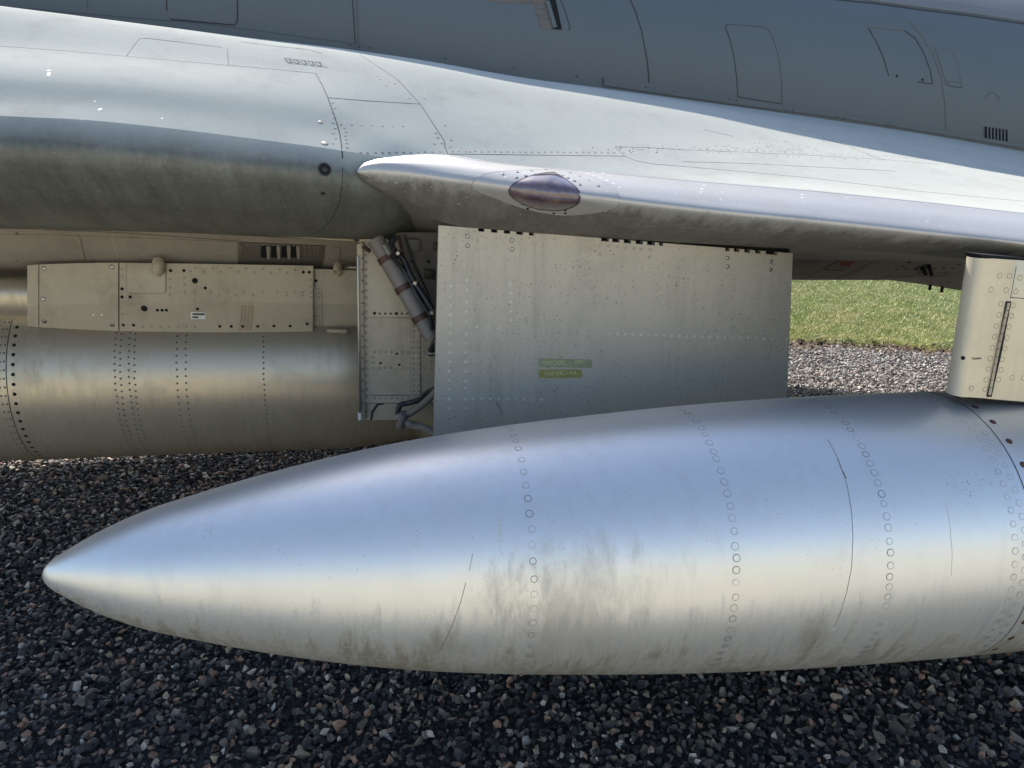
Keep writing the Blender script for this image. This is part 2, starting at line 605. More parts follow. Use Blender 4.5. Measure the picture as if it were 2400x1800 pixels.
# border of the lawn: a wavering line across the back
def border_y(x):
    return 6.55 - 0.16 * (x - 2.0) + 0.05 * math.sin(x * 5.1) + 0.03 * math.sin(x * 13.7 + 1)


g_gravel = ground_mat("gravel_fines", [(0.3, (0.03, 0.03, 0.032)), (0.5, (0.07, 0.068, 0.066)), (0.75, (0.16, 0.15, 0.14))], 90)
g_soil = ground_mat("terrain_grass", [(0.3, (0.07, 0.09, 0.03)), (0.55, (0.13, 0.14, 0.06)), (0.8, (0.22, 0.20, 0.11))], 4, second=(0.2, (0.8, 0.85, 0.7)))
g_apron = ground_mat("apron_concrete", [(0.3, (0.42, 0.375, 0.28)), (0.7, (0.50, 0.45, 0.335))], 2.0)
g_lawn = ground_mat("lawn_soil", [(0.3, (0.06, 0.075, 0.025)), (0.6, (0.12, 0.14, 0.05)), (0.8, (0.22, 0.20, 0.10))], 9)
g_dirt = ground_mat("border_dirt", [(0.35, (0.045, 0.03, 0.02)), (0.55, (0.14, 0.10, 0.065)), (0.7, (0.30, 0.24, 0.17))], 22)

t_ = sheet("terrain", -700, 700, -700, 700, -0.02, g_soil); t_["kind"] = "structure"
t_ = sheet("gravel_bed", -14, 14, -2.2, 7.2, -0.012, g_gravel); t_["kind"] = "structure"
t_ = sheet("apron", -300, 300, -260, 0.85, -0.004, g_apron); t_["kind"] = "structure"
xs_ = np.linspace(-16, 18, 240)
vs = [(x, border_y(x) - 0.02, -0.004) for x in xs_] + [(x, 30.0, -0.004) for x in xs_]
nf = len(xs_)
lawn = mesh_obj("lawn", vs, [(i, i + 1, nf + i + 1, nf + i) for i in range(nf - 1)], g_lawn)
lawn["kind"] = "structure"
vs = [(x, border_y(x) - 0.30 - 0.08 * math.sin(x * 3.3) - 0.05 * math.sin(x * 9.1), 0.0) for x in xs_] + [(x, border_y(x) + 0.12, 0.004) for x in xs_]
edge = mesh_obj("lawn_edge", vs, [(i, i + 1, nf + i + 1, nf + i) for i in range(nf - 1)], g_dirt)
edge["kind"] = "structure"

# gravel: crushed stones, real geometry
def rock_variants(k=18, npts=10):
    """broken stones: hulls of a few random points, each its own shape"""
    out = []
    while len(out) < k:
        p = rng.normal(size=(npts, 3)); p /= np.linalg.norm(p, axis=1)[:, None]
        p *= rng.uniform(.8, 1.15, (npts, 1))
        p *= np.array([rng.uniform(.95, 1.4), rng.uniform(.75, 1.05), rng.uniform(.5, .85)])
        bm = bmesh.new()
        for q in p: bm.verts.new(q)
        r = bmesh.ops.convex_hull(bm, input=list(bm.verts))
        bmesh.ops.delete(bm, geom=[v for v in bm.verts if not v.link_faces], context='VERTS')
        bmesh.ops.triangulate(bm, faces=list(bm.faces))
        bmesh.ops.recalc_face_normals(bm, faces=list(bm.faces))
        bm.verts.index_update()
        V = np.array([v.co[:] for v in bm.verts]); F = np.array([[v.index for v in f.verts] for f in bm.faces])
        bm.free()
        out.append((V, F))
    return out


def scatter(name, pos, size, mat, variants, kind="stuff"):
    n = len(pos)
    vi = rng.integers(0, len(variants), n)
    yaw = rng.uniform(0, 2 * np.pi, n)
    tx = rng.normal(0, .5, n); ty = rng.normal(0, .5, n)
    cz, sz, cx, sx, cy, sy = np.cos(yaw), np.sin(yaw), np.cos(tx), np.sin(tx), np.cos(ty), np.sin(ty)
    Z = np.zeros((n, 3, 3)); Z[:, 0, 0] = cz; Z[:, 0, 1] = -sz; Z[:, 1, 0] = sz; Z[:, 1, 1] = cz; Z[:, 2, 2] = 1
    X = np.zeros((n, 3, 3)); X[:, 0, 0] = 1; X[:, 1, 1] = cx; X[:, 1, 2] = -sx; X[:, 2, 1] = sx; X[:, 2, 2] = cx
    Y = np.zeros((n, 3, 3)); Y[:, 1, 1] = 1; Y[:, 0, 0] = cy; Y[:, 0, 2] = sy; Y[:, 2, 0] = -sy; Y[:, 2, 2] = cy
    R = X @ Y @ Z
    VV, FF, off = [], [], 0
    for k, (V, F) in enumerate(variants):
        m = np.where(vi == k)[0]
        W_ = np.einsum('nij,kj->nki', R[m], V) * size[m][:, None, None] + pos[m][:, None, :]
        VV.append(W_.reshape(-1, 3))
        FF.append((F[None] + off + (np.arange(len(m)) * len(V))[:, None, None]).reshape(-1, 3))
        off += len(m) * len(V)
    V = np.concatenate(VV); faces = np.concatenate(FF)
    me = bpy.data.meshes.new(name)
    me.vertices.add(len(V)); me.vertices.foreach_set("co", V.reshape(-1).astype(np.float32))
    me.loops.add(faces.size); me.loops.foreach_set("vertex_index", faces.reshape(-1).astype(np.int32))
    me.polygons.add(len(faces)); me.polygons.foreach_set("loop_start", (np.arange(len(faces)) * 3).astype(np.int32))
    me.polygons.foreach_set("use_smooth", np.zeros(len(faces), dtype=bool))
    me.materials.append(mat)
    me.update(calc_edges=True)
    o = link(bpy.data.objects.new(name, me))
    o["kind"] = kind
    return o


def jitter_grid(x0, x1, y0, y1, sp):
    gx, gy = np.meshgrid(np.arange(x0, x1, sp), np.arange(y0, y1, sp))
    p = np.stack([gx.ravel(), gy.ravel()], 1)
    return p + rng.uniform(-.6, .6, p.shape) * sp


m_, nt, b = new_mat("gravel_stone")
geo = N_(nt, "ShaderNodeNewGeometry")
c = ramp(nt, geo.outputs['Random Per Island'], [(0.0, (0.026, 0.025, 0.025)), (0.22, (0.043, 0.040, 0.038)), (0.44, (0.075, 0.066, 0.058)),
                                              (0.62, (0.14, 0.115, 0.090)), (0.75, (0.24, 0.19, 0.14)), (0.83, (0.36, 0.20, 0.13)), (0.90, (0.42, 0.31, 0.21)), (0.96, (0.58, 0.50, 0.40))], 'CONSTANT')
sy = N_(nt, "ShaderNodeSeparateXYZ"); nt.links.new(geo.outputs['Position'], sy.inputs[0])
far_sunlit = ramp(nt, math_(nt, 'MULTIPLY', sy.outputs[1], .1), [(0.43, 0.0), (0.50, 0.6)])  # colour of the far stones lightened to imitate strong sunlight
c = mixc(nt, far_sunlit, c, (0.42, 0.39, 0.36))
nz = noise(nt, geo.outputs['Position'], 160, 5, 0.7)
c = mixc(nt, ramp(nt, nz, [(0.3, 0.0), (0.7, 1.0)]), mixc(nt, 1.0, c, (0.65, 0.65, 0.65), 'MULTIPLY'), mixc(nt, 1.0, c, (1.3, 1.3, 1.3), 'MULTIPLY'))
nt.links.new(c, b.inputs['Base Color'])
b.inputs['Roughness'].default_value = 0.62
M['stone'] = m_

near = jitter_grid(-3.9, 4.3, 1.45, 4.7, 0.0175)
near = near[np.abs(near[:, 0]) < 0.72 * near[:, 1] + 0.35]
mid = jitter_grid(-4.3, 1.6, 4.7, 7.0, 0.034)
far = jitter_grid(1.6, 4.6, 4.7, 6.9, 0.0175)
allp = np.concatenate([near, mid, far])
by = np.array([border_y(x) for x in allp[:, 0]])
allp = allp[allp[:, 1] < by - 0.16 + rng.normal(0, .05, len(by))]
nS = len(allp)
size = 0.0100 * np.exp(rng.normal(0, .33, nS))
pos = np.concatenate([allp, (rng.uniform(-.004, .014, nS))[:, None]], 1)
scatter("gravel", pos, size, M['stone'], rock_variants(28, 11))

# border clods and dead clippings, grass blades
nC = 5200
cx_ = rng.uniform(-2.5, 6.5, nC)
cy_ = np.array([border_y(x) for x in cx_]) + rng.normal(-0.10, .10, nC)
m_, nt, b = new_mat("border_litter")
geo = N_(nt, "ShaderNodeNewGeometry")
c = ramp(nt, geo.outputs['Random Per Island'], [(0.0, (0.03, 0.02, 0.015)), (0.3, (0.09, 0.045, 0.03)), (0.5, (0.20, 0.15, 0.09)), (0.8, (0.42, 0.34, 0.24))], 'CONSTANT')
nt.links.new(c, b.inputs['Base Color']); b.inputs['Roughness'].default_value = 0.9
M['litter'] = m_
lit_v = [(V * np.array([1.5, .5, .35]), F) for V, F in rock_variants(6, 8)]
scatter("dead_clippings", np.stack([cx_, cy_, rng.uniform(0, .015, nC)], 1), 0.010 * np.exp(rng.normal(0, .4, nC)), M['litter'], lit_v)
nK = 520
kx = rng.uniform(0, 5.5, nK)
ky = np.array([border_y(x) + .03 * math.sin(7 * x) for x in kx]) + rng.normal(0.0, .09, nK)
scatter("soil_clods", np.stack([kx, ky, rng.uniform(0, .02, nK)], 1), 0.013 * np.exp(rng.normal(0, .5, nK)), plain("clod_soil", (0.045, 0.028, 0.018), .95), rock_variants(6, 12))


def blades(name, pts, hgt, mat, wid=0.0017):
    n = len(pts)
    a = rng.uniform(0, 2 * np.pi, n)
    lean = rng.normal(0, .55, (n, 2)) * hgt[:, None]
    side = np.stack([np.cos(a), np.sin(a), np.zeros(n)], 1) * wid * rng.uniform(.7, 1.5, n)[:, None]
    base = pts
    midp = pts + np.stack([lean[:, 0] * .35, lean[:, 1] * .35, hgt * .6], 1)
    tip = pts + np.stack([lean[:, 0], lean[:, 1], hgt * .95], 1)
    V = np.stack([base - side, base + side, midp + side * .8, midp - side * .8, tip], 1)
    F4 = np.arange(n)[:, None] * 5
    me = bpy.data.meshes.new(name)
    me.vertices.add(n * 5); me.vertices.foreach_set("co", V.reshape(-1).astype(np.float32))
    tri = np.concatenate([F4 + np.array([[0, 1, 2]]), F4 + np.array([[0, 2, 3]]), F4 + np.array([[3, 2, 4]])], 1).reshape(-1, 3)
    me.loops.add(tri.size); me.loops.foreach_set("vertex_index", tri.reshape(-1).astype(np.int32))
    me.polygons.add(len(tri)); me.polygons.foreach_set("loop_start", (np.arange(len(tri)) * 3).astype(np.int32))
    me.materials.append(mat); me.update(calc_edges=True)
    o = link(bpy.data.objects.new(name, me)); o["kind"] = "stuff"
    return o


m_, nt, b = new_mat("grass_blade")
geo = N_(nt, "ShaderNodeNewGeometry")
c = ramp(nt, geo.outputs['Random Per Island'], [(0.0, (0.15, 0.20, 0.035)), (0.3, (0.32, 0.39, 0.08)), (0.6, (0.48, 0.52, 0.14)), (0.82, (0.56, 0.52, 0.25)), (1.0, (0.75, 0.67, 0.45))])
pn = noise(nt, geo.outputs['Position'], 2.2, 4, 0.6)
c = mixc(nt, ramp(nt, pn, [(0.40, 0.0), (0.62, 0.75)]), c, (0.58, 0.52, 0.25))
pn2 = noise(nt, geo.outputs['Position'], 5.0, 4, 0.6)
c = mixc(nt, ramp(nt, pn2, [(0.5, 0.0), (0.7, 0.7)]), c, (0.14, 0.22, 0.05))
nt.links.new(c, b.inputs['Base Color'])
b.inputs['Roughness'].default_value = 0.5
b.inputs['Subsurface Weight'].default_value = 0.0
nt.nodes["Principled BSDF"].inputs['Transmission Weight'].default_value = 0.0
M['blade'] = m_
nB = 170000
gy = 6.2 + 6.2 * rng.random(nB) ** 1.35
gx = 1.2 + rng.random(nB) * 1.3 + (gy - 6.2) * rng.uniform(-.1, .62, nB) + rng.uniform(0, 2.2, nB)
keep = gy > np.array([border_y(x) + .07 + .06 * math.sin(x * 8.3) for x in gx]) + rng.normal(0, .05, nB)
gx, gy = gx[keep], gy[keep]
tuft = 0.5 + 0.5 * np.sin(gx * 2.7 + 1.3 * np.sin(gy * 1.9)) * np.sin(gy * 2.3 + gx)
edge_b = np.exp(-np.maximum(gy - 6.6, 0) / .25)
hg = .62 * (0.022 + 0.022 * rng.random(len(gx)) + .012 * tuft + .03 * edge_b * rng.random(len(gx)))
blades("grass", np.stack([gx, gy, np.full(len(gx), -.004)], 1), hg, M['blade'])

# ------------------------------------------------------------------ the jet
jet = empty("fighter_jet", (0, 0, 0), "grey fighter jet standing over the gravel, its wing in sun and fuselage side in shade", "jet")

XS = [-600, 0, 200, 400, 600, 803, 927, 1045, 1180, 1400, 1600, 1925, 2179, 2400, 2700, 3000]
def rail(y, w):
    return (XS, y, w)
rA = rail([-42, 38, 60, 86, 112, 127, 140, 158, 177, 204, 231, 276, 314, 353, 402, 450],
          [2.80, 2.80, 2.80, 2.82, 2.84, 2.86] + [2.88] * 10)
rB = rail([-62, 18, 43, 69, 95, 121, 141, 163, 190, 226, 260, 322, 369, 410, 462, 510],
          [2.50, 2.50, 2.50, 2.50, 2.50, 2.50, 2.50, 2.49, 2.48, 2.47, 2.46, 2.44, 2.42, 2.38, 2.30, 2.22])
rC = rail([25, 107, 122, 140, 158, 178, 196, 220, 246, 278, 310, 358, 398, 435, 483, 528],
          [2.28, 2.28, 2.28, 2.29, 2.30, 2.32, 2.33, 2.33, 2.32, 2.31, 2.30, 2.25, 2.18, 2.10, 1.99, 1.88])
rD = rail([100, 178, 190, 206, 228, 256, 280, 298, 316, 340, 365, 406, 440, 470, 510, 552],
          [2.09, 2.09, 2.09, 2.10, 2.12, 2.15, 2.165, 2.17, 2.165, 2.16, 2.14, 2.05, 1.96, 1.86, 1.73, 1.60])
T_y = [320, 325, 335, 345, 365, 368, 369, 365, 383, 402, 421, 448, 474, 499, 533, 568]
rE = rail([160, 236, 245, 263, 288, 318, 335, 350, 361, 377, 398, 430, 460, 487, 523, 560],
          [2.02, 2.02, 2.02, 2.025, 2.035, 2.06, 2.07, 2.085, 2.085, 2.075, 2.055, 1.96, 1.86, 1.75, 1.61, 1.47])
Tw = [1.965, 1.965, 1.965, 1.97, 1.98, 2.005, 2.025, 2.04, 2.04, 2.02, 1.985, 1.87, 1.77, 1.67, 1.53, 1.39]
rT = rail([192, 271, 281, 301, 326, 353, 372, 376, 386, 402, 421, 448, 474, 499, 533, 568], Tw)
st = sorted(set([-2400, -2100, -1800, -1500, -1200, -900] + list(range(-600, 3001, 40)) + XS))
wing = loft("wing", [rA, rB, rC, rD, rE, rT], M['wing'], jet, st, 5)

# the rounded engine duct below the shoulder, swept in under the wing root
XD = [-600, 0, 200, 400, 600, 803, 870, 927, 985, 1045, 1090]
d0 = (XD, [192, 271, 281, 301, 326, 353, 364, 372, 375, 376, 379], [1.965, 1.965, 1.965, 1.97, 1.98, 2.005, 2.015, 2.025, 2.033, 2.04, 2.04])
d1 = (XD, [270, 345, 355, 372, 392, 416, 438, 445, 450, 455, 460], [1.92, 1.92, 1.92, 1.93, 1.94, 1.97, 2.00, 2.06, 2.15, 2.26, 2.36])
d2 = (XD, [380, 440, 448, 460, 472, 486, 496, 498, 494, 490, 488], [1.99, 1.99, 1.99, 2.0, 2.01, 2.04, 2.08, 2.14, 2.23, 2.33, 2.42])
d3 = (XD, [470, 508, 512, 518, 524, 535, 540, 536, 524, 510, 503], [2.12, 2.12, 2.12, 2.13, 2.14, 2.18, 2.22, 2.28, 2.36, 2.45, 2.52])
d4 = (XD, [515, 531, 534, 540, 547, 558, 562, 558, 545, 527, 515], [2.32, 2.32, 2.32, 2.33, 2.34, 2.38, 2.42, 2.46, 2.52, 2.58, 2.64])
d5 = (XD, [525, 536, 540, 545, 553, 563, 566, 564, 556, 545, 535], [2.70, 2.70, 2.70, 2.71, 2.72, 2.74, 2.75, 2.76, 2.78, 2.80, 2.80])
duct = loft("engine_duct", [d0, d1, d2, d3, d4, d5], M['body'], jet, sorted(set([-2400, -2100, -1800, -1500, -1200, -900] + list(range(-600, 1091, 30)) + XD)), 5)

# leading edge: bare metal nose of the wing
XL = [838, 850, 872, 927, 1035, 1180, 1400, 1600, 1925, 2179, 2400, 2700, 3000]
Lw = [1.97, 1.965, 1.955, 1.94, 1.91, 1.87, 1.82, 1.77, 1.67, 1.59, 1.50, 1.37, 1.24]
def lrow(y, dw):
    return (XL, y, [a + d for a, d in zip(Lw, dw)])
tp = [0.01, .015, .03, .06, .085] + [0.11] + [.145, .15, .15, .15, .15, .15, .15]
l0 = lrow([396, 385, 376, 367, 363, 383, 402, 421, 448, 474, 499, 533, 568], tp)
l1 = lrow([399, 391, 385, 382, 393, 410, 436, 459, 491, 516, 539, 572, 606], [x * .22 for x in tp])
l2 = lrow([402, 401, 399, 402, 416, 435, 462, 486, 518, 545, 569, 602, 636], [0] * 13)
l3 = lrow([405, 412, 419, 430, 445, 468, 496, 518, 548, 573, 598, 630, 664], [x * .25 for x in tp])
l4 = lrow([408, 421, 433, 454, 490, 512, 532, 549, 572, 592, 615, 648, 682], [x * .8 for x in tp])
l5 = lrow([410, 425, 440, 468, 520, 540, 556, 569, 583, 599, 622, 655, 690], [x * 1.6 + .01 for x in tp])
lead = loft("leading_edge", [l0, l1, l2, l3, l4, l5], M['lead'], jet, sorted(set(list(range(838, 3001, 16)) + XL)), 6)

# underside of the wing from the leading edge in to the belly
XU = [927, 1035, 1180, 1400, 1600, 1925, 2179, 2400, 2700, 3000]
u0 = (XU, [462, 520, 540, 556, 569, 583, 599, 622, 655, 690], [2.08, 2.106, 2.116, 2.127, 2.09, 1.97, 1.87, 1.77, 1.63, 1.49])
u1 = (XU, [530, 550, 568, 582, 590, 597, 605, 617, 640, 660], [2.4, 2.45, 2.46, 2.46, 2.45, 2.42, 2.38, 2.34, 2.3, 2.2])
u2 = (XU, [563, 572, 582, 595, 603, 609, 612, 614, 619, 625], [2.78, 2.8, 2.82, 2.84, 2.86, 2.9, 2.92, 2.94, 2.95, 2.95])
under = loft("wing_underside", [u0, u1, u2], M['under'], jet, sorted(set(list(range(927, 3001, 40)) + XU)), 4)

# belly
XB = [-600, 0, 400, 803, 1045, 1600, 1858, 2290, 2700, 3100]
b0_ = (XB, [525, 536, 545, 563, 572, 603, 608, 613, 619, 625], [2.70, 2.70, 2.71, 2.74, 2.80, 2.86, 2.89, 2.93, 2.95, 2.95])
b1_ = (XB, [585, 585, 590, 604, 612, 630, 632, 634, 636, 640], [2.74, 2.74, 2.75, 2.78, 2.86, 2.95, 2.99, 3.02, 3.05, 3.05])
b2_ = (XB, [620, 620, 624, 636, 640, 650, 655, 655, 656, 658], [2.80, 2.80, 2.81, 2.84, 2.95, 3.10, 3.20, 3.20, 3.2, 3.2])
stb = sorted(set([-2400, -2100, -1800, -1500, -1200, -900] + list(range(-600, 3101, 60)) + XB))
cols = []
for px in stb:
    pts = [P(px, hermite(x, y, px), hermite(x, w, px)) for (x, y, w) in (b0_, b1_, b2_)]
    s, zb = S(pts[-1]), pts[-1].z
    pts += [W(s, 3.5, zb - .03), W(s, 4.3, zb + .03), W(s, 4.9, zb + .35)]
    cols.append(curve_pts(pts, 3))
belly = grid_obj("belly", cols, M['belly'], jet)

# fuselage barrel above the wing root
fs, fz = [], []
for px, py in ((803, 127), (1045, 158), (1400, 204), (1600, 231), (1925, 276), (2179, 314), (2400, 353), (3000, 450)):
    p = P(px, py, 2.86); fs.append(S(p)); fz.append(p.z)
def zfoot(s):
    return hermite(fs, fz, s)
cols = []
for k in range(105):
    s = -4.5 + k * 0.1
    zf = zfoot(s) if s > fs[0] else fz[0] + (fs[0] - s) * 0.035
    g = 1.0 + 0.12 * max(0.0, s - 1.0)
    sec = [(2.865, -.03), (2.855, .05), (2.85, .15), (2.87, .27), (2.93, .38), (3.04, .48), (3.2, .58), (3.45, .69), (3.7, .76), (4.0, .79), (4.4, .68), (4.7, .45), (4.85, .15), (4.9, -.3)]
    cols.append(curve_pts([W(s, w, zf + z * g) for w, z in sec], 3))
fuselage = grid_obj("fuselage", cols, M['fuse'], jet)

BV_F = bvh_of(fuselage)
BV_W = bvh_of(wing)
BV_D = bvh_of(duct)
BV_L = bvh_of(lead)
BV_B = bvh_of(belly)
BV_U = bvh_of(under)
BV_WD = bvh_of(wing, duct)


def mirror_copy(src, name, w0=3.78):
    me = src.data.copy()
    co = np.empty(len(me.vertices) * 3); me.vertices.foreach_get("co", co); co = co.reshape(-1, 3)
    n = np.array(NN)
    d = co @ n - w0
    co = co - 2 * d[:, None] * n
    me.vertices.foreach_set("co", co.reshape(-1)); me.update(); me.flip_normals()
    return link(bpy.data.objects.new(name, me), jet)

# the other wing and duct, on the far side of the fuselage
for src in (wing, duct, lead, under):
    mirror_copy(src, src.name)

# ---------------------------------------------------------------- shared small hardware
def disc_mesh(name, mats, dome=0.12, groove=True, n=14, slot=False):
    """unit rivet: dark ring groove outside, slightly domed head inside"""
    verts, faces, fm = [], [], []
    rs = [(1.0, 0.0), (0.97, 0.05), (0.80, 0.05), (0.74, 0.05 + dome * .5), (0.4, 0.05 + dome)] if groove else [(1.0, 0.0), (0.9, dome * .6), (0.5, dome)]
    for r, z in rs:
        for k in range(n):
            a = 2 * math.pi * k / n
            verts.append((r * math.cos(a), r * math.sin(a), z))
    for i in range(len(rs) - 1):
        for k in range(n):
            faces.append((i * n + k, i * n + (k + 1) % n, (i + 1) * n + (k + 1) % n, (i + 1) * n + k))
            fm.append(0 if (groove and i < 2) else 1)
    faces.append(tuple((len(rs) - 1) * n + k for k in range(n)))
    fm.append(2 if slot else 1)
    me = bpy.data.meshes.new(name)
    me.from_pydata(verts, [], faces)
    for m in mats: me.materials.append(m)
    me.polygons.foreach_set("material_index", fm)
    me.polygons.foreach_set("use_smooth", [True] * len(fm))
    me.update()
    return me


def on_surface(name, me, loc, nor, r, parent, height=1.0, lift=0.0):
    o = bpy.data.objects.new(name, me)
    q = nor.to_track_quat('Z', 'Y').to_matrix().to_4x4()
    o.matrix_world = Matrix.Translation(loc + nor * lift) @ q @ Matrix.Diagonal((r, r, r * height, 1))
    link(o)
    if parent is not None:
        o.parent = parent
    return o


def dots(name, bvh, pts, r, me, parent, height=1.0, lift=0.0):
    for p in pts:
        lo, no = hit(bvh, p[0], p[1])
        if lo is not None:
            on_surface(name, me, lo, no, p[2] if len(p) > 2 else r, parent, height, lift)


def joined_dots(name, bvh, pts, r, mat, parent, dome=0.35, n=8, dirs=None):
    """many tiny rivets too small to pick apart, one mesh"""
    verts, faces = [], []
    for p in pts:
        if isinstance(p[0], Vector):
            lo, no = p
            rr = r
        else:
            lo, no = hit(bvh, p[0], p[1])
            rr = p[2] if len(p) > 2 else r
        if lo is None: continue
        a = no.orthogonal().normalized(); b = no.cross(a)
        k0 = len(verts)
        for q, z in ((1.0, 0.0), (0.6, dome * .8)):
            for k in range(n):
                t = 2 * math.pi * k / n
                verts.append(lo + (a * math.cos(t) + b * math.sin(t)) * rr * q + no * (z * rr + 0.0002))
        for k in range(n):
            faces.append((k0 + k, k0 + (k + 1) % n, k0 + n + (k + 1) % n, k0 + n + k))
        faces.append(tuple(k0 + n + k for k in range(n)))
    if not verts: return None
    o = mesh_obj(name, verts, faces, mat, parent)
    o["kind"] = "stuff"
    return o


def line(a, b, n):
    return [(a[0] + (b[0] - a[0]) * i / (n - 1), a[1] + (b[1] - a[1]) * i / (n - 1)) for i in range(n)]


def flat_disc(name, mats, ring=.84, z=.035, n=18):
    verts = []; faces = []; fm = []
    for r, h in ((1.0, 0.0), (1.0, z), (ring, z)):
        for k in range(n):
            a = 2 * math.pi * k / n
            verts.append((r * math.cos(a), r * math.sin(a), h))
    for i in range(2):
        for k in range(n):
            faces.append((i * n + k, i * n + (k + 1) % n, (i + 1) * n + (k + 1) % n, (i + 1) * n + k)); fm.append(0)
    faces.append(tuple(2 * n + k for k in range(n))); fm.append(1)
    me = bpy.data.meshes.new(name); me.from_pydata(verts, [], faces)
    for m in mats: me.materials.append(m)
    me.polygons.foreach_set("material_index", fm); me.update()
    return me


M['ring'] = plain("rivet_ring", (0.24, 0.23, 0.20), 0.7)
M['ring_faint'] = plain("rivet_ring_faint", (0.38, 0.37, 0.34), 0.6)
ME_TANK = flat_disc("rivet_head", [M['ring'], M['tank']], .87)
ME_TANK2 = flat_disc("rivet_head", [M['ring_faint'], M['tank']], .88)
ME_TANK3 = flat_disc("rivet_head", [M['seam_fine'], M['tank']], .83)
ME_BOLT = disc_mesh("bolt_head", [M['bolt'], M['bolt'], M['hole']], 0.1, groove=True)
ME_RUST = disc_mesh("rusty_bolt_head", [M['bolt'], M['rust'], M['hole']], 0.1)
ME_HOLE = disc_mesh("dark_fastener", [M['bolt'], M['hole'], M['hole']], 0.02)
ME_WHITE = flat_disc("worn_rivet", [M['rivet_bright']] * 2)
ME_SCREW = disc_mesh("screw_head", [M['seam'], M['steel'], M['bolt']], 0.06)
ME_PYL = flat_disc("flush_rivet", [M['seam_fine'], M['pylon']])
ME_RACK = flat_disc("grey_rivet", [M['rackdark'], M['rackdark']])
ME_BRIGHT = disc_mesh("bright_rivet", [M['seam_fine'], M['rivet_bright'], M['rivet_bright']], 0.3)
ME_DOME = disc_mesh("domed_rivet", [M['seam_fine'], M['inner'], M['steel']], 0.45)

# ---------------------------------------------------------------- drop tanks
KS = [0, .0246, .082, .164, .328, .492, .697, .902, 1.148, 1.476, 1.804, 2.3, 3.0, 3.6, 3.9]
RS = [0, .0345, .0690, .1075, .1580, .1985, .2385, .2660, .2890, .3110, .3215, .324, .30, .17, .06]


def tank_r(s):
    if s < KS[1]:
        return RS[1] * math.sqrt(max(s, 0) / KS[1])
    return hermite(KS[1:], RS[1:], s)


E1 = DT.cross(Vector((0, 0, 1))).normalized()      # towards the viewer
E2 = E1.cross(DT).normalized()                     # up-ish
if E2.z < 0: E2 = -E2


def body_rev(name, n0, ss, rf, mat, parent, n=96, cap_end=True):
    verts, faces = [], []
    for s in ss:
        r = rf(s)
        for k in range(n):
            a = 2 * math.pi * k / n
            verts.append(n0 + DT * s + (E1 * math.cos(a) + E2 * math.sin(a)) * max(r, 0.0003))
    for i in range(len(ss) - 1):
        for k in range(n):
            faces.append((i * n + k, i * n + (k + 1) % n, (i + 1) * n + (k + 1) % n, (i + 1) * n + k))
    faces.append(tuple(range(n)))
    faces.append(tuple((len(ss) - 1) * n + k for k in range(n)))
    o = mesh_obj(name, verts, faces, mat, parent)
    fix_normals(o)
    set_su(o, [(s, ((2 * math.pi * k / n + math.pi) % (2 * math.pi)) - math.pi, math.sin(2 * math.pi * k / n)) for s in ss for k in range(n)])
    return o


def surf(n0, s, a, rf, e=0.0):
    r = rf(s)
    rad = E1 * math.cos(a) + E2 * math.sin(a)
    dr = (rf(s + .004) - rf(s - .004)) / .008
    nor = (rad - DT * dr).normalized()
    return n0 + DT * s + rad * (r + e), nor


def band(name, n0, s, rf, hw, lift, mat, parent, n=128, a0=0, a1=2 * math.pi):
    verts, faces = [], []
    for k in range(n + 1):
        a = a0 + (a1 - a0) * k / n
        for ds, l in ((-hw, 0.0001), (0, lift), (hw, 0.0001)):
            p, no = surf(n0, s + ds, a, rf)
            verts.append(p + no * l)
    for k in range(n):
        for j in (0, 1):
            b0 = k * 3 + j
            faces.append((b0, b0 + 1, b0 + 4, b0 + 3))
    return mesh_obj(name, verts, faces, mat, parent)


TN0 = CAM + (Vector((-1.1581031, 1.6965841, 0.5236247)) - CAM) * 0.82
near_tank = empty("drop_tank", TN0, "long bare metal drop tank with pointed nose, nearest the viewer, hanging low over the gravel", "drop tank", "drop tanks under the jet")
ss = [0.0, .0004, .0015, .004, .008, .014, .0246] + [KS[1] + (3.9 - KS[1]) * i / 150 for i in range(1, 151)]
tank_body = body_rev("tank_shell", TN0, ss, tank_r, M['tank'], near_tank)
BV_T = bvh_of(tank_body)


def s_on_tank(n0, bv, px, py):
    lo, no = hit(bv, px, py)
    return (lo - n0).dot(DT)


rings = [(s_on_tank(TN0, BV_T, 1250, 1310), .115, .0072), (s_on_tank(TN0, BV_T, 1726, 1333), .083, .0076), (s_on_tank(TN0, BV_T, 2087, 1300), .074, .0076)]
for s, st_, r in rings:
    a = -1.35
    while a < 1.75:
        j = rnd.uniform(-.01, .01)
        p, no = surf(TN0, s + rnd.uniform(-.001, .001), a + j, tank_r)
        on_surface("rivet", rnd.choice([ME_TANK, ME_TANK, ME_TANK2, ME_TANK3]), p, no, r * rnd.uniform(.93, 1.07), near_tank, 1.0)
        a += st_ * rnd.uniform(.93, 1.07)
s4 = s_on_tank(TN0, BV_T, 2317, 1000)
# joint further back, two flush rows before it and one row of rusty bolts behind
band("tank_joint", TN0, s4, tank_r, 0.0014, 0.0006, M['seam'], near_tank)
for ds, off in ((-.022, 0), (-.046, .5)):
    for k in range(36):
        a = -1.35 + (k + off) * .087
        p, no = surf(TN0, s4 + ds, a, tank_r)
        on_surface("rivet", rnd.choice([ME_TANK, ME_TANK2, ME_TANK2]), p, no, .0072 * rnd.uniform(.94, 1.05), near_tank)
for k in range(17):
    a = -1.4 + k * .185
    p, no = surf(TN0, s4 + .022, a, tank_r)
    on_surface("bolt", ME_RUST, p, no, .0078, near_tank)
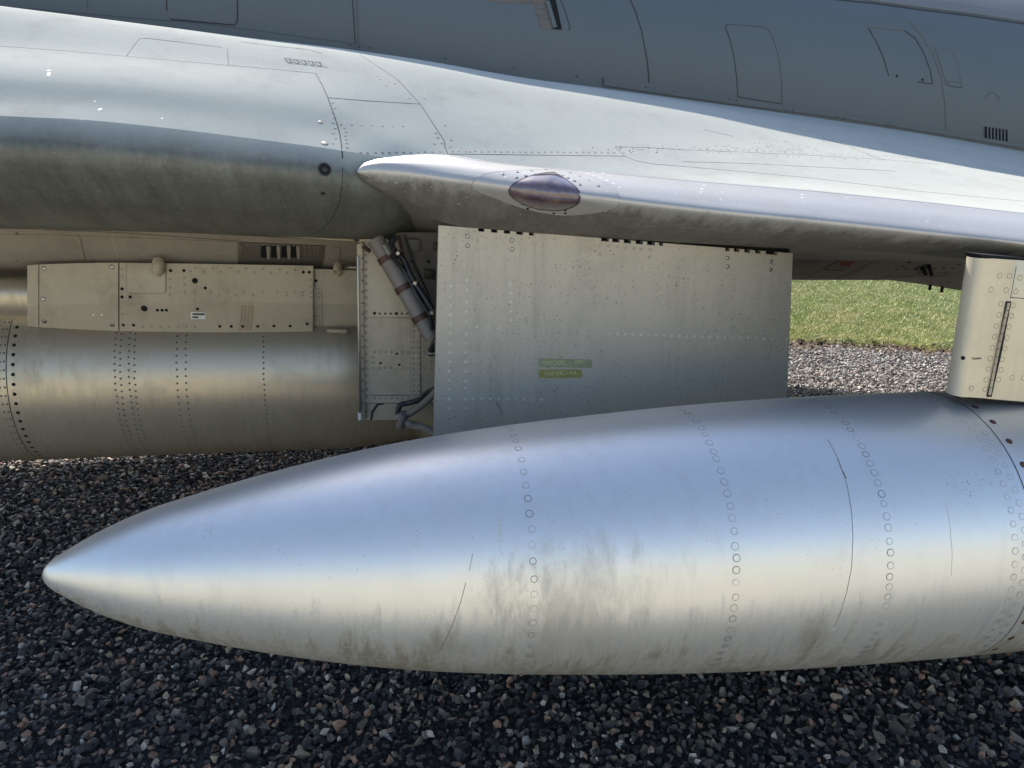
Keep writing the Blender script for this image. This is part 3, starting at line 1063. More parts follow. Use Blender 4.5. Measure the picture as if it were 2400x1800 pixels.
# hand-drawn looking scratches and thin joint lines
ribbon("scratch", BV_T, [(1940, 1030), (1962, 1070), (1985, 1135), (1996, 1200), (1999, 1260), (1996, 1330), (1984, 1390), (1970, 1435), (1955, 1470)], .0007, M['seam_fine'], near_tank)
ribbon("scratch", BV_T, [(1963, 1075), (1972, 1098), (1984, 1122)], .0011, M['seam_fine'], near_tank)
ribbon("scratch", BV_T, [(1108, 1297), (1100, 1338)], .0005, M['seam_fine'], near_tank)
ribbon("scratch", BV_T, [(1092, 1365), (1080, 1410), (1062, 1460), (1048, 1492), (1030, 1528)], .0006, M['seam_fine'], near_tank)
ribbon("scratch", BV_T, [(2216, 1170), (2226, 1225), (2232, 1300), (2229, 1350)], .0008, M['rivet_bright'], near_tank)
def splat(bv, parent, name, cx, cy, n, sx, sy, mat, rmin=.0006, rmax=.002, tall=1.0):
    pts = []
    for _ in range(n):
        x, y = rnd.gauss(cx, sx), rnd.gauss(cy, sy)
        pts.append((x, y, rnd.uniform(rmin, rmax)))
    return joined_dots(name, bv, pts, .001, mat, parent, dome=0.1, n=7)
splat(BV_T, near_tank, "lime_spots", 486, 1245, 26, 7, 18, M['rivet_bright'])
splat(BV_T, near_tank, "lime_spots", 978, 1262, 14, 6, 12, M['rivet_bright'])
splat(BV_T, near_tank, "lime_spots", 1172, 1246, 60, 2.0, 15, M['rivet_bright'], .0005, .0013)
splat(BV_T, near_tank, "lime_spots", 1815, 1212, 16, 18, 6, M['rivet_bright'], .0005, .0012)
splat(BV_T, near_tank, "lime_spots", 2270, 1140, 26, 26, 16, M['seam_fine'], .0005, .0016)
splat(BV_T, near_tank, "lime_spots", 1900, 1250, 50, 300, 150, M['seam_fine'], .0004, .0010)
splat(BV_T, near_tank, "lime_spots", 900, 1300, 40, 300, 90, M['seam_fine'], .0004, .0010)

# centreline tank
CT_MID = W(S(P(0, 900, 3.0)), 3.0, .763)
CN0 = CT_MID - DT * 1.62
def ctank_r(s):
    if s > 3.15:
        return max(0.004, .315 * math.cos(min(1.55, (s - 3.15) / .95 * 1.5)))
    return min(tank_r(s), .315)
centre_tank = empty("drop_tank", CN0, "weathered bare metal drop tank on the left, hanging under the riveted rack behind", "drop tank", "drop tanks under the jet")
ctank = body_rev("tank_shell", CN0, ss[:7] + [KS[1] + (4.08 - KS[1]) * i / 150 for i in range(1, 151)], ctank_r, M['tank2'], centre_tank)
BV_C = bvh_of(ctank)
sj = s_on_tank(CN0, BV_C, 18, 920)
band("tank_joint", CN0, sj, ctank_r, 0.0016, 0.0006, M['seam'], centre_tank)
sb = s_on_tank(CN0, BV_C, 33, 913)
for k in range(22):
    a = -1.0 + k * .104
    p, no = surf(CN0, sb, a, ctank_r)
    on_surface("bolt", ME_HOLE, p, no, .0062, centre_tank)
rows = []
for x, n_, stp in ((272, 2, .07), (285, 1, .07), (305, 1, .07), (318, 1, .07), (417, 1, .075), (438, 1, .075), (620, 1, .06), (2, 1, .09), (12, 1, .09)):
    s = s_on_tank(CN0, BV_C, x, 920)
    a = -1.1 + rnd.uniform(0, .05)
    while a < 1.0:
        p, no = surf(CN0, s + rnd.uniform(-.001, .001), a, ctank_r)
        rows.append((p, no))
        a += stp
joined_dots("rivet_rows", None, rows, .0038, M['seam_fine'], centre_tank, dome=.1)

# ---------------------------------------------------------------- centreline pylon (riveted rack)
rack = empty("pylon", P(400, 700, 2.8), "cream riveted pylon along the belly, carrying the weathered tank on the left", "pylon")
def panel_bent(name, top, mid, bot, w_top, w_mid, w_bot, mat, parent, thick=.012, nseg=24):
    """folded sheet: upper face upright, lower face tucked in, with edges"""
    x0, x1 = top[0][0], top[-1][0]
    def yv(pl, x): return hermite([p[0] for p in pl], [p[1] for p in pl], x) if len(pl) > 2 else pl[0][1] + (pl[1][1] - pl[0][1]) * (x - pl[0][0]) / (pl[1][0] - pl[0][0])
    verts, faces = [], []
    for i in range(nseg + 1):
        x = x0 + (x1 - x0) * i / nseg
        yt, ym, yb = yv(top, x), yv(mid, x), yv(bot, x)
        a, m, b = P(x, yt, w_top), P(x, ym, w_mid), P(x, yb, w_bot)
        m1 = m + (a - m).normalized() * .006
        m2 = m + (b - m).normalized() * .006
        prof = [a, m1, (m1 + m2 + m) / 3, m2, b]
        verts += prof + [p + NN * thick for p in prof]
    for i in range(nseg):
        k, l = i * 10, (i + 1) * 10
        for j in range(4):
            faces.append((k + j, k + j + 1, l + j + 1, l + j))
            faces.append((k + 5 + j, l + 5 + j, l + 6 + j, k + 6 + j))
        faces.append((k, l, l + 5, k + 5)); faces.append((k + 4, k + 9, l + 9, l + 4))
    for k in (0, nseg * 10):
        faces.append(tuple([k, k + 1, k + 2, k + 3, k + 4, k + 9, k + 8, k + 7, k + 6, k + 5]))
    o = mesh_obj(name, verts, faces, mat, parent)
    fix_normals(o)
    o.data.set_sharp_from_angle(angle=math.radians(35))
    return o
wt, wm, wb = 2.745, 2.735, 2.755
nose = panel_bent("nose_panel", [(64, 622), (90, 620)], [(64, 718), (90, 715)], [(64, 764), (90, 767)], wt, wm, wb, M['rack'], rack, nseg=3)
front = panel_bent("front_panel", [(92, 620), (180, 617), (277, 616)], [(92, 715), (180, 712), (276, 710)], [(92, 767), (180, 772), (279, 776)], wt - .002, wm - .002, wb - .002, M['rack'], rack)
main = panel_bent("main_panel", [(280, 616), (500, 619), (733, 623)], [(279, 710), (500, 709), (748, 711)], [(282, 776), (500, 779), (735, 777)], wt - .004, wm - .004, wb - .004, M['rack'], rack)
tab = slab("end_plate", [(728, 623), (735, 623), (736, 672), (729, 672)], 2.742, .01, M['rack'], rack)
rearp = panel_bent("rear_panel", [(732, 630), (780, 632), (838, 634)], [(732, 712), (780, 712), (838, 713)], [(732, 774), (780, 772), (838, 762)], wt + .02, wm + .02, wb + .02, M['inner'], rack)
BV_R = bvh_of(nose, front, main, rearp, tab)
# filling of the pylon behind the panels
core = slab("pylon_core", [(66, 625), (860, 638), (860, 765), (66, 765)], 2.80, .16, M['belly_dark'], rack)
# fairing ahead of the rack
fx = []
verts = []
lip = []
for (y, w) in ((648, 2.86), (655, 2.79), (672, 2.765), (705, 2.76), (738, 2.77), (756, 2.80), (765, 2.87)):
    lip.append([P(x, y - (70 - x) * .012, w) for x in (-700, -400, -200, 0, 40, 68)])
grid_obj("fairing", [list(c) for c in zip(*lip)], M['tank2'], rack)
# recess with lug
rec = poly_patch("recess_plate", BV_R, [(297, 619), (388, 620), (388, 681), (384, 687), (302, 687), (297, 683)], M['inner'], rack, h=.0012)
ribbon("panel_seam", BV_R, [(297, 618), (297, 683), (303, 687), (384, 687), (389, 682), (389, 618)], .0009, M['seam'], rack, lift=.0018)
def lug(x, y0, y1, w, hw):
    pts = [P(x, y0, w), P(x, (y0 + y1) / 2, w - .012), P(x, y1 - 6, w - .004)]
    o = tube("lug", pts, hw, M['rack'], rack, radii=[hw * .85, hw, hw * .95, hw * .5])
    return o
lug(371, 607, 651, 2.735, .020)
lug(792, 618, 652, 2.75, .016)
# fasteners read off the rack
big = [(103, 629), (101, 701), (104, 753), (262, 626), (263, 761)]
dots("fastener", BV_R, [(x, y, .0078) for x, y in big], .007, ME_SCREW, rack)
mids = [(286, 677), (305, 677), (323, 677), (286, 696), (305, 696), (400, 634), (431, 634), (481, 675), (463, 724), (711, 638), (725, 638), (741, 658),
        (289, 762), (313, 762), (515, 765), (542, 765), (569, 765), (604, 765), (642, 764), (680, 764), (720, 759), (369, 727), (380, 727), (390, 727)]
dots("fastener", BV_R, [(x, y, .0055) for x, y in mids], .005, ME_HOLE, rack)
dots("hole", BV_R, [(457, 658, .010), (338, 723, .011)], .01, ME_HOLE, rack)
faint = [(286, 648), (286, 631), (399, 654), (399, 674), (432, 651), (433, 667), (433, 684), (446, 636), (458, 628), (477, 637), (499, 628), (518, 637), (540, 628), (558, 637), (577, 629),
         (597, 638), (617, 630), (636, 639), (656, 631), (674, 639), (692, 632), (728, 655), (729, 671), (730, 686), (747, 687), (730, 697), (748, 697), (749, 721), (739, 741), (749, 741),
         (739, 751), (749, 751), (739, 761), (749, 761), (455, 684), (494, 684), (533, 683), (572, 683), (594, 692), (615, 684), (650, 683), (671, 684), (672, 692), (690, 684), (709, 684), (709, 693),
         (514, 692), (555, 691), (334, 766), (355, 766), (376, 766), (397, 766), (417, 766), (437, 766), (457, 766), (286, 736), (399, 690)]
dots("rivet", BV_R, [(x, y, .0042) for x, y in faint], .0042, ME_RACK, rack)
ribbon("panel_seam", BV_R, [(736, 624), (737, 668), (742, 676), (754, 680), (756, 770)], .0008, M['seam'], rack)
joined_dots("paint_dots", BV_R, [(219, 738), (238, 738)], .004, M['sticker'], rack, dome=.05)
st1 = poly_patch("sticker", BV_R, [(447, 731), (482, 732), (482, 748), (448, 748)], M['sticker'], rack, h=.0012)
for (x0, x1, y) in ((451, 480, 736), (451, 465, 743)):
    poly_patch("print_line", BV_R, [(x0, y - 2.2), (x1, y - 2), (x1, y + 2.2), (x0, y + 2)], M['ink'], rack, h=.0018, skirt=False)
# heat stain stripes of brown
for x in (567, 575, 583, 591):
    ribbon("brown_smear", BV_R, [(x, 709), (x + 1, 730), (x - 2, 755), (x - 6, 775)], .0045, M['smear'], rack, lift=.0002)

# ---------------------------------------------------------------- belly details behind the rack
ribbon("panel_seam", BV_B, [(0, 534), (280, 545), (530, 563), (560, 563)], .0015, M['seam_fine'], jet)
strip = slab("belly_strip", [(524, 532), (830, 556), (830, 566), (524, 545)], 2.42, .02, M['rack'], jet, bevel=.001)
pan = poly_patch("belly_panel", BV_B, [(193, 552), (556, 566), (558, 616), (203, 611)], M['belly'], jet, h=.003)
pan2 = poly_patch("belly_panel", BV_B, [(2, 548), (186, 551), (200, 610), (2, 608)], M['belly'], jet, h=.003)
ribbon("tape_strip", BV_B, [(263, 553), (268, 575), (277, 603)], .008, M['rack'], jet, lift=.004)
vent = poly_patch("vent_panel", BV_B, [(560, 566), (762, 575), (754, 624), (560, 617)], M['belly_dark'], jet, h=.004)
BV_V = bvh_of(vent)
for x in (612, 636, 660, 682):
    poly_patch("vent_opening", BV_V, [(x, 575), (x + 17, 576), (x + 16, 605), (x - 1, 603)], M['hole'], vent, h=.0006, skirt=False)
    poly_patch("vent_vane", BV_V, [(x + 12, 576), (x + 21, 577), (x + 20, 606), (x + 14, 604)], M['belly'], vent, h=.004)
joined_dots("rivet_rows", BV_V, [(x, 573 + (x - 560) * .03) for x in range(580, 750, 12)] + [(x, 609 + (x - 560) * .04) for x in range(580, 745, 12)]
            + [(x, y) for x in (604, 565, 714, 726, 738, 745) for y in range(580, 606, 6)], .0028, M['steel'], vent)
pan3 = poly_patch("belly_panel", BV_B, [(765, 577), (798, 580), (792, 622), (758, 620)], M['belly'], jet, h=.003)
joined_dots("fasteners", BV_B, [(40, 547), (150, 553), (250, 568), (228, 568), (36, 600), (185, 603), (38, 610)], .005, M['seam_fine'], jet)

# belly seen through the gap on the right
def seam_b(pts, hw=.003, m='seam_fine'):
    ribbon("panel_seam", BV_B, pts, hw, M[m], jet, lift=.001)
seam_b([(1890, 652), (1940, 625), (1965, 610)]); seam_b([(1932, 632), (1975, 634), (1980, 631)], .005, 'seam')
seam_b([(1935, 632), (1942, 622), (1968, 612)]); seam_b([(1960, 655), (2030, 622), (2050, 612)])
seam_b([(2105, 654), (2150, 640), (2185, 638), (2230, 638)]); seam_b([(1860, 650), (1960, 650), (2120, 654)])
seam_b([(1975, 648), (2005, 640), (2040, 616)])
red = poly_patch("red_mark", BV_B, [(1972, 611), (2004, 612), (1990, 624), (1965, 622)], M['red'], jet, h=.001, skirt=False)
dots("fastener", BV_B, [(x, y, .008) for x, y in [(2101, 632), (2124, 631), (2145, 631), (2190, 630), (2212, 629), (2234, 629), (2117, 624), (2131, 615), (2248, 620), (2155, 641), (2216, 641)]], .007, ME_HOLE, jet, 0.6)
for (x0, y0, x1, y1) in ((2160, 621, 2168, 632), (2176, 617, 2182, 634)):
    lo, no = hit(BV_B, x0, y0); l2, n2 = hit(BV_B, x1, y1)
    if lo and l2:
        tube("drain_pipe", [lo + no * .012, l2 + n2 * .02], .008, M['hole'], jet)
# ventral fairing lower down at the right
vf = []
for (x, y0, y1) in ((2070, 650, 655), (2120, 648, 661), (2180, 648, 669), (2240, 648, 679), (2300, 648, 688), (2400, 648, 700), (2600, 648, 720), (3000, 650, 740)):
    vf.append([P(x, y0, 3.1), P(x, (y0 * 2 + y1) / 3, 3.16), P(x, (y0 + 2 * y1) / 3, 3.22), P(x, y1, 3.32), P(x, y1 - 8, 3.5), P(x, y0 - 30, 3.7)])
keel = grid_obj("ventral_fairing", vf, M['belly'], jet)
for x, y in ((2180, 670), (2208, 676)):
    p = P(x, y, 3.3)
    tube("drain_pipe", [p + Vector((0, 0, .02)), p + Vector((0, 0, -.02))], .007, M['hole'], jet)

# ---------------------------------------------------------------- big landing gear door
def prism(name, px_pts, w, thick, mat, parent):
    f = [P(x, y, w) for x, y in px_pts]
    n = len(f)
    o = mesh_obj(name, f + [p + NN * thick for p in f], [tuple(range(n)), tuple(reversed(range(n, 2 * n)))] + [(i, (i + 1) % n, n + (i + 1) % n, n + i) for i in range(n)], mat, parent, smooth=False)
    bm = bmesh.new(); bm.from_mesh(o.data)
    bmesh.ops.recalc_face_normals(bm, faces=bm.faces)
    bmesh.ops.triangulate(bm, faces=[f_ for f_ in bm.faces if len(f_.verts) > 4])
    bm.to_mesh(o.data); bm.free()
    return o
def dtop(x): return 528 + (x - 1028) * .0790
notches = [(1121, 1135), (1151, 1166), (1181, 1196), (1210, 1226), (1240, 1251), (1409, 1427), (1435, 1452), (1462, 1479), (1490, 1507), (1517, 1535), (1545, 1554), (1700, 1710), (1720, 1733), (1745, 1758), (1770, 1783), (1795, 1822)]
dp = [(1028, 528)]
for a_n, b_n in notches:
    lo_y = 7
    dp += [(a_n, dtop(a_n)), (a_n, dtop(a_n) + lo_y), (b_n, dtop(b_n) + lo_y), (b_n, dtop(b_n))]
dp += [(1858, 594), (1845, 932), (1016, 1045)]
door = prism("gear_door", dp, 2.06, .022, M['door'], jet)
BV_G = bvh_of(door)
hin = slab("hinge_strip", [(1080, 520), (1850, 578), (1850, 612), (1080, 552)], 2.085, .006, M['hole'], jet, bevel=0)
scr = [(1096, 554), (1096, 576), (1200, 563), (1200, 584), (1705, 605), (1705, 625), (1807, 613), (1806, 632)]
dots("screw", BV_G, [(x, y, .0062) for x, y in scr], .006, ME_SCREW, door)
dots("rivet", BV_G, [(x, y, .0040) for x, y in [(1407, 575), (1406, 596), (1426, 577), (1447, 579), (1465, 581), (1486, 583), (1504, 584), (1523, 585), (1522, 604)]], .004, ME_BRIGHT, door)
wr = [(1057, y) for y in (671, 694, 717, 738, 760, 781, 805, 826, 848, 870, 892, 912, 935, 957)]
wr += [(1094, y) for y in (656, 680, 708, 731, 754, 783, 804, 826, 848, 870, 893, 910, 935, 957)]
wr = [(x - (y - 671) * .018 if x < 1080 else x - (y - 656) * .014, y) for x, y in wr]
wr += [(1197, y) for y in (666, 687, 708, 729, 750)]
wr += [(1118, 766), (1143, 768), (1169, 769)] + [(1109 + k * 20, 934 + k * .3) for k in range(0, 9)]
wr += [(1430 + k * 18, 782 + k * .6) for k in range(0, 24)]
dots("worn_rivet", BV_G, [(x, y, .0043) for x, y in wr], .0040, ME_WHITE, door, 0.6)
ribbon("scratch", BV_G, [(1162, 943), (1170, 952), (1179, 973)], .0007, M['seam'], door)


def text_on(name, body, px, py, w, height_m, mat, parent, tilt=0.0, sx=1.0, out=0.0015):
    cu = bpy.data.curves.new(name, 'FONT')
    cu.body = body
    cu.size = height_m * 1.4
    cu.extrude = 0.0003
    ob = bpy.data.objects.new(name, cu)
    COL.objects.link(ob)
    dg = bpy.context.evaluated_depsgraph_get()
    me = bpy.data.meshes.new_from_object(ob.evaluated_get(dg))
    bpy.data.objects.remove(ob)
    me.materials.clear(); me.materials.append(mat)
    o = bpy.data.objects.new(name, me)
    p = P(px, py, w - out)
    R3 = Matrix((AX * sx, Vector((0, 0, 1)), -NN)).transposed().to_4x4()
    o.matrix_world = Matrix.Translation(p) @ R3 @ Matrix.Rotation(tilt, 4, 'Z')
    link(o)
    o.parent = parent
    return o


M['tape_green'] = plain("tape_green", (0.29, 0.31, 0.18), 0.35, 0.0, .15, 60)
M['tape_olive'] = plain("tape_olive", (0.30, 0.27, 0.09), 0.35, 0.0, .2, 60)
M['tape_text'] = plain("tape_lettering", (0.56, 0.52, 0.30), 0.5)
halo = poly_patch("tape_residue", BV_G, [(1250, 832), (1396, 838), (1396, 868), (1376, 892), (1250, 890)], M['door'], door, h=.0004)
t1 = poly_patch("label_tape", BV_G, [(1262, 839), (1388, 842), (1387, 862), (1262, 860)], M['tape_green'], door, h=.0011)
t2 = poly_patch("label_tape", BV_G, [(1262, 866), (1364, 866), (1364, 885), (1263, 886)], M['tape_olive'], door, h=.0011)
text_on("lettering", "TRYCKKL....  092", 1271, 856, 2.06, .0115, M['tape_text'], door, -.01, 1.02, out=.0012)
text_on("lettering", "PARTIKLUNL", 1276, 881, 2.06, .0115, M['tape_text'], door, 0, 1.05, out=.0012)

# ---------------------------------------------------------------- inner gear door, strut and hoses
inner = slab("inner_gear_door", [(842, 560), (1040, 560), (1036, 985), (850, 985)], 2.36, .03, M['inner'], jet, bevel=.002)
BV_I = bvh_of(inner)
flange = slab("door_flange", [(836, 573), (851, 566), (856, 985), (845, 985)], 2.345, .05, M['rack'], jet, bevel=.004)
slab("door_edge", [(836, 600), (840, 600), (846, 968), (841, 968)], 2.33, .02, M['steel'], jet, bevel=.001)
slab("door_foot", [(839, 968), (847, 968), (847, 985), (839, 985)], 2.335, .02, M['sticker'], jet, bevel=.001)
plate = poly_patch("door_plate", BV_I, [(855, 741), (985, 747), (985, 925), (856, 925)], M['inner'], jet, h=.002)
lower = poly_patch("door_plate", BV_I, [(854, 926), (1030, 928), (1032, 943), (854, 944)], M['inner'], jet, h=.003)
ribbon("panel_seam", BV_I, [(853, 743), (985, 746), (986, 925), (853, 927)], .001, M['seam'], jet, lift=.003)
ribbon("panel_seam", BV_I, [(963, 747), (962, 925)], .0008, M['seam_fine'], jet, lift=.0032)
ribbon("panel_seam", BV_I, [(853, 945), (1032, 945)], .001, M['seam'], jet, lift=.003)
ribbon("panel_seam", BV_I, [(870, 984), (873, 965), (885, 948), (900, 945)], .004, M['seam'], jet, lift=.003)
domes = [(857.5 + k * .08, 581 + k * 16.6) for k in range(24)]
domes += [(969, 751 + k * 12.7) for k in range(14)] + [(981, 764 + k * 12.7) for k in range(13)]
domes += [(878 + k * 13, 933) for k in range(9)]
domes += [(878 + k * 13, 825) for k in range(4)] + [(944, 826), (957, 826), (995, 826), (1009, 837), (1009, 848)] + [(874, 837), (874, 850)]
domes += [(875 + k * 13.5, 862) for k in range(4)] + [(944, 862), (957, 862), (995, 862), (1009, 862)]
BV_I2 = bvh_of(inner, plate, lower)
dots("rivet", BV_I2, [(x, y, .0042) for x, y in domes], .004, ME_DOME, inner, 1.0)
dots("fastener", BV_I2, [(878, 734, .005), (929, 735, .005), (930, 829, .004), (892, 851, .004), (936, 855, .004)], .005, ME_HOLE, inner)
dots("rivet", BV_I2, [(890 + k * 13, 735, .0036) for k in (0, 1, 2, 4, 5, 6)], .004, ME_BOLT, inner)
joined_dots("rivet_rows", bvh_of(flange), [(849 + k * .1, 580 + k * 26) for k in range(15)], .003, M['seam_fine'], flange)
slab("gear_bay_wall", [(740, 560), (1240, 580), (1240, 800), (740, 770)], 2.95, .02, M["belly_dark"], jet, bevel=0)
# dark sheet painted in for the shade beside the strut
slab("strut_shade", [(925, 545), (1050, 545), (1050, 770), (1000, 770)], 2.35, .005, M['belly_dark'], jet, bevel=0)
a_, b_s = P(880, 560, 2.28), P(1012, 790, 2.20)
strut = tube("hydraulic_strut", [a_, b_s], .0245, M['strut'], jet, n=20)
for t in (.20, .50, .80):
    p = a_.lerp(b_s, t); d = (b_s - a_).normalized()
    tube("clamp", [p - d * .009, p + d * .009], .0270, M['clamp'], strut, n=20)
    e = Vector((d.z, 0, -d.x)).normalized()
    if e.x < 0: e = -e
    q = p + e * .036
    tube("clamp_bolt", [q - NN * .022, q + NN * .01], .0055, M['steel'], strut, n=8)
    tube("clamp_bolt", [p + e * .028 - NN * .012, p + e * .055 - NN * .012], .0045, M['bolt'], strut, n=8)
off = Vector((.035, 0, .018))
tube("hydraulic_hose", [P(925, 555, 2.26), P(915, 585, 2.24), a_.lerp(b_s, .25) + off, a_.lerp(b_s, .45) + off * .9, a_.lerp(b_s, .65) + off, b_s + off * .8, P(1020, 800, 2.16), P(1010, 822, 2.2)], .0095, M['hose'], jet)
tube("hydraulic_hose", [P(920, 600, 2.22), a_.lerp(b_s, .35) + off * .65 - NN * .01, a_.lerp(b_s, .62) + off * .6 - NN * .012, a_.lerp(b_s, .85) + off * .6 - NN * .01, P(1014, 770, 2.16)], .006, M['hose'], jet)
tube("hose_union", [P(1003, 828, 2.2), P(1020, 828, 2.2)], .009, M['steel'], jet)
tube("hose_union", [P(1015, 815, 2.2), P(1015, 832, 2.2)], .008, M['bolt'], jet)
for k, (x0, x1, bow) in enumerate(((905, 1000, 10), (935, 1018, -8), (948, 1024, 6))):
    tube("wiring", [P(x0, 552, 2.32), P((x0 + x1) / 2 + bow - 18, 610 + 8 * k, 2.31), P((x0 + x1) / 2 + bow + 12, 680 + 6 * k, 2.31), P(x1, 775, 2.3)], .0035, M['hose'] if k != 1 else M['clamp'], jet, n=8)
slab("bay_bracket", [(955, 560), (985, 562), (985, 590), (955, 588)], 2.33, .02, M['belly_dark'], jet, bevel=.002)
slab("bay_bracket", [(995, 632), (1018, 634), (1018, 656), (995, 652)], 2.33, .02, M['bolt'], jet, bevel=.002)
dots("fastener", bvh_of(inner), [(965, 611, .005), (1003, 612, .005)], .005, ME_HOLE, jet, 1, .012)
lo_, no_ = P(1024, 578, 2.32), -NN
on_surface("socket", disc_mesh("bay_socket", [M['seam'], M['bolt'], M['hole']], .1), lo_, no_, .013, jet)
# lower pair of pipes sweeping in from the big door
tube("brake_pipe", [P(1035, 905, 2.15), P(1005, 918, 2.2), P(980, 938, 2.26), P(955, 945, 2.29), P(938, 950, 2.29), P(933, 965, 2.29), P(940, 985, 2.29)], .0085, M['hose'], jet)
tube("brake_pipe", [P(1035, 905, 2.14), P(1010, 930, 2.18), P(985, 952, 2.22), P(955, 972, 2.26)], .011, M['strut'], jet)
tube("pipe_joint", [P(948, 968, 2.25), P(938, 1000, 2.27)], .014, M['strut'], jet)
tube("pipe_joint", [P(930, 975, 2.26), P(962, 995, 2.26)], .010, M['belly'], jet)
tube("brake_pipe", [P(950, 995, 2.27), P(985, 1000, 2.27), P(1030, 1020, 2.27)], .012, M['belly'], jet)
tube("bay_fitting", [P(852, 578, 2.33), P(868, 590, 2.33)], .006, M['bolt'], jet)
tube("bay_fitting", [P(905, 575, 2.25), P(918, 598, 2.23)], .012, M['steel'], jet)
# latch bars seen left of the inner door
tube("latch_rod", [P(802, 626, 2.76), P(838, 627, 2.72)], .007, M['steel'], jet)
slab("latch_foot", [(765, 772), (815, 773), (812, 782), (768, 780)], 2.72, .03, M['rack'], jet, bevel=.003)

# ---------------------------------------------------------------- wing pylon on the right
pyl = empty("pylon", P(2300, 800, 1.5), "pale bare metal pylon at the right edge, standing on top of the near tank", "pylon")
wp = 1.47
ea, eb = (P(2325, 606, wp), P(2272, 931, wp))
cols = []
for q in range(13):
    th = math.pi * q / 12
    o_ = NN * (.030 - .030 * math.cos(th)) - AX * (.026 * math.sin(th) ** .8)
    cols.append([ea.lerp(eb, t / 9) + o_ for t in range(10)])
pnose = grid_obj("pylon_nose", cols, M['pylon'], pyl)
side = slab("side_panel", [(2325, 606), (2382, 610), (2316, 934), (2272, 931)], wp, .06, M['pylon'], pyl, bevel=0)
side2 = slab("side_panel", [(2380, 609.7), (3000, 660), (2980, 990), (2314, 935)], wp - .001, .06, M['pylon'], pyl, bevel=.0015)
BV_P = bvh_of(pnose, side, side2)
ribbon("panel_seam", BV_P, [(2382, 625), (2368, 700)], .0009, M['seam'], pyl)
ribbon("panel_seam", BV_P, [(2368, 697), (2420, 701)], .0009, M['seam'], pyl)
ribbon("hinge_gap", BV_P, [(2364, 706), (2341, 830), (2318, 930)], .0070, M['hole'], pyl, lift=.0022)
for k in range(12):
    t0, t1 = (k + .04) / 12, (k + .96) / 12
    fa = lambda t: (2364.5 + (2319 - 2364.5) * t - 1.5 * math.sin(math.pi * t), 709 + (926 - 709) * t)
    a0, a1 = fa(t0), fa(t1)
    tube("hinge_knuckle", [P(a0[0], a0[1], wp - .003), P(a1[0], a1[1], wp - .003)], .0032, M['rack'], pyl, n=8)
pr = [(2343, 646), (2366, 647), (2390, 651), (2323, 679), (2358, 680), (2381, 683), (2346, 712), (2374, 716), (2341, 738), (2370, 740), (2335, 764), (2365, 766), (2331, 789), (2360, 792),
      (2326, 815), (2355, 817), (2321, 840), (2349, 842), (2317, 865), (2346, 867), (2311, 890), (2372, 885), (2340, 890), (2277, 910), (2309, 912), (2399, 886)]
dots("rivet", BV_P, [(x, y, .0062) for x, y in pr], .006, ME_PYL, pyl)
dots("hole", BV_P, [(2257, 839, .005)], .005, ME_HOLE, pyl)
text_on("lettering", "Curtem", 2278, 843, wp, .0055, M['ink'], pyl, 0, 1.0, out=.0012)
ribbon("chalk_line", BV_P, [(2272, 894), (2294, 894)], .0006, M['sticker'], pyl)
slab("pylon_saddle", [(2262, 928), (3000, 980), (3000, 1010), (2262, 934)], wp + .008, .05, M['hole'], pyl, bevel=0)
slab("pylon_gap", [(2300, 596), (3000, 650), (3000, 668), (2306, 612)], wp + .008, .05, M['hole'], pyl, bevel=0)

# ---------------------------------------------------------------- leading edge lamp and its plate
plate_px = [(1105, 432), (1115, 420), (1134, 409), (1165, 402), (1198, 401), (1240, 398), (1279, 397.5), (1310, 400), (1333, 403), (1362, 408), (1387, 415), (1412, 425), (1433, 436), (1447, 452), (1453, 467),
            (1450, 479), (1442, 487), (1420, 495), (1387, 500), (1350, 504), (1315, 505), (1270, 499), (1225, 488), (1185, 474), (1152, 461), (1125, 452), (1110, 443)]
lp = poly_patch("lamp_plate", BV_L, plate_px, M['lead'], jet, h=.0009)
ribbon("panel_seam", BV_L, plate_px, .0008, M['seam'], jet, lift=.0011, closed=True)
lens_px = [(1194, 447), (1198, 438), (1208, 430), (1225, 422), (1243, 415), (1261, 411), (1280, 408), (1297, 407), (1310, 413), (1324, 422), (1338, 432), (1348, 440), (1356, 450), (1358, 460), (1357, 470),
           (1351, 477), (1338, 484), (1324, 488), (1305, 491), (1288, 490), (1265, 488), (1243, 483), (1222, 474), (1207, 465), (1198, 457)]
m_, nt, b = new_mat("lamp_glass_violet")
geo = N_(nt, "ShaderNodeNewGeometry")
nz = noise(nt, geo.outputs['Position'], 30, 4, .6)
c = ramp(nt, nz, [(0.3, (0.07, 0.045, 0.06)), (0.55, (0.14, 0.09, 0.10)), (0.75, (0.22, 0.18, 0.10))])
nt.links.new(c, b.inputs['Base Color']); b.inputs['Roughness'].default_value = .16; b.inputs['Coat Weight'].default_value = 1.0; b.inputs['Coat Roughness'].default_value = .05
b.inputs['Specular IOR Level'].default_value = .9
M['lens'] = m_
rim = poly_patch("lamp_rim", BV_L, [((x - 1276) * 1.035 + 1276, (y - 450) * 1.06 + 450) for x, y in lens_px], M['seam'], lp, h=.0022)
lens = poly_patch("lamp_lens", BV_L, lens_px, M['lens'], lp, h=.0026, dome=.012, rings=10)
BV_LP = bvh_of(lp)
sp = [(1178, 408), (1210, 416), (1212, 403), (1232, 411), (1253, 408), (1275, 406), (1245, 400), (1279, 397), (1310, 398), (1318, 411), (1331, 417), (1336, 405), (1346, 424), (1358, 413), (1359, 433), (1379, 423), (1402, 436)]
dots("screw", BV_LP, [(x, y, .0048) for x, y in sp], .0048, ME_SCREW, lp)
dots("screw", BV_LP, [(1227, 479, .004), (1247, 485, .004), (1237, 489, .004), (1267, 491, .004), (1325, 493, .004), (1298, 500, .004), (1325, 500, .004)], .004, ME_HOLE, lp)
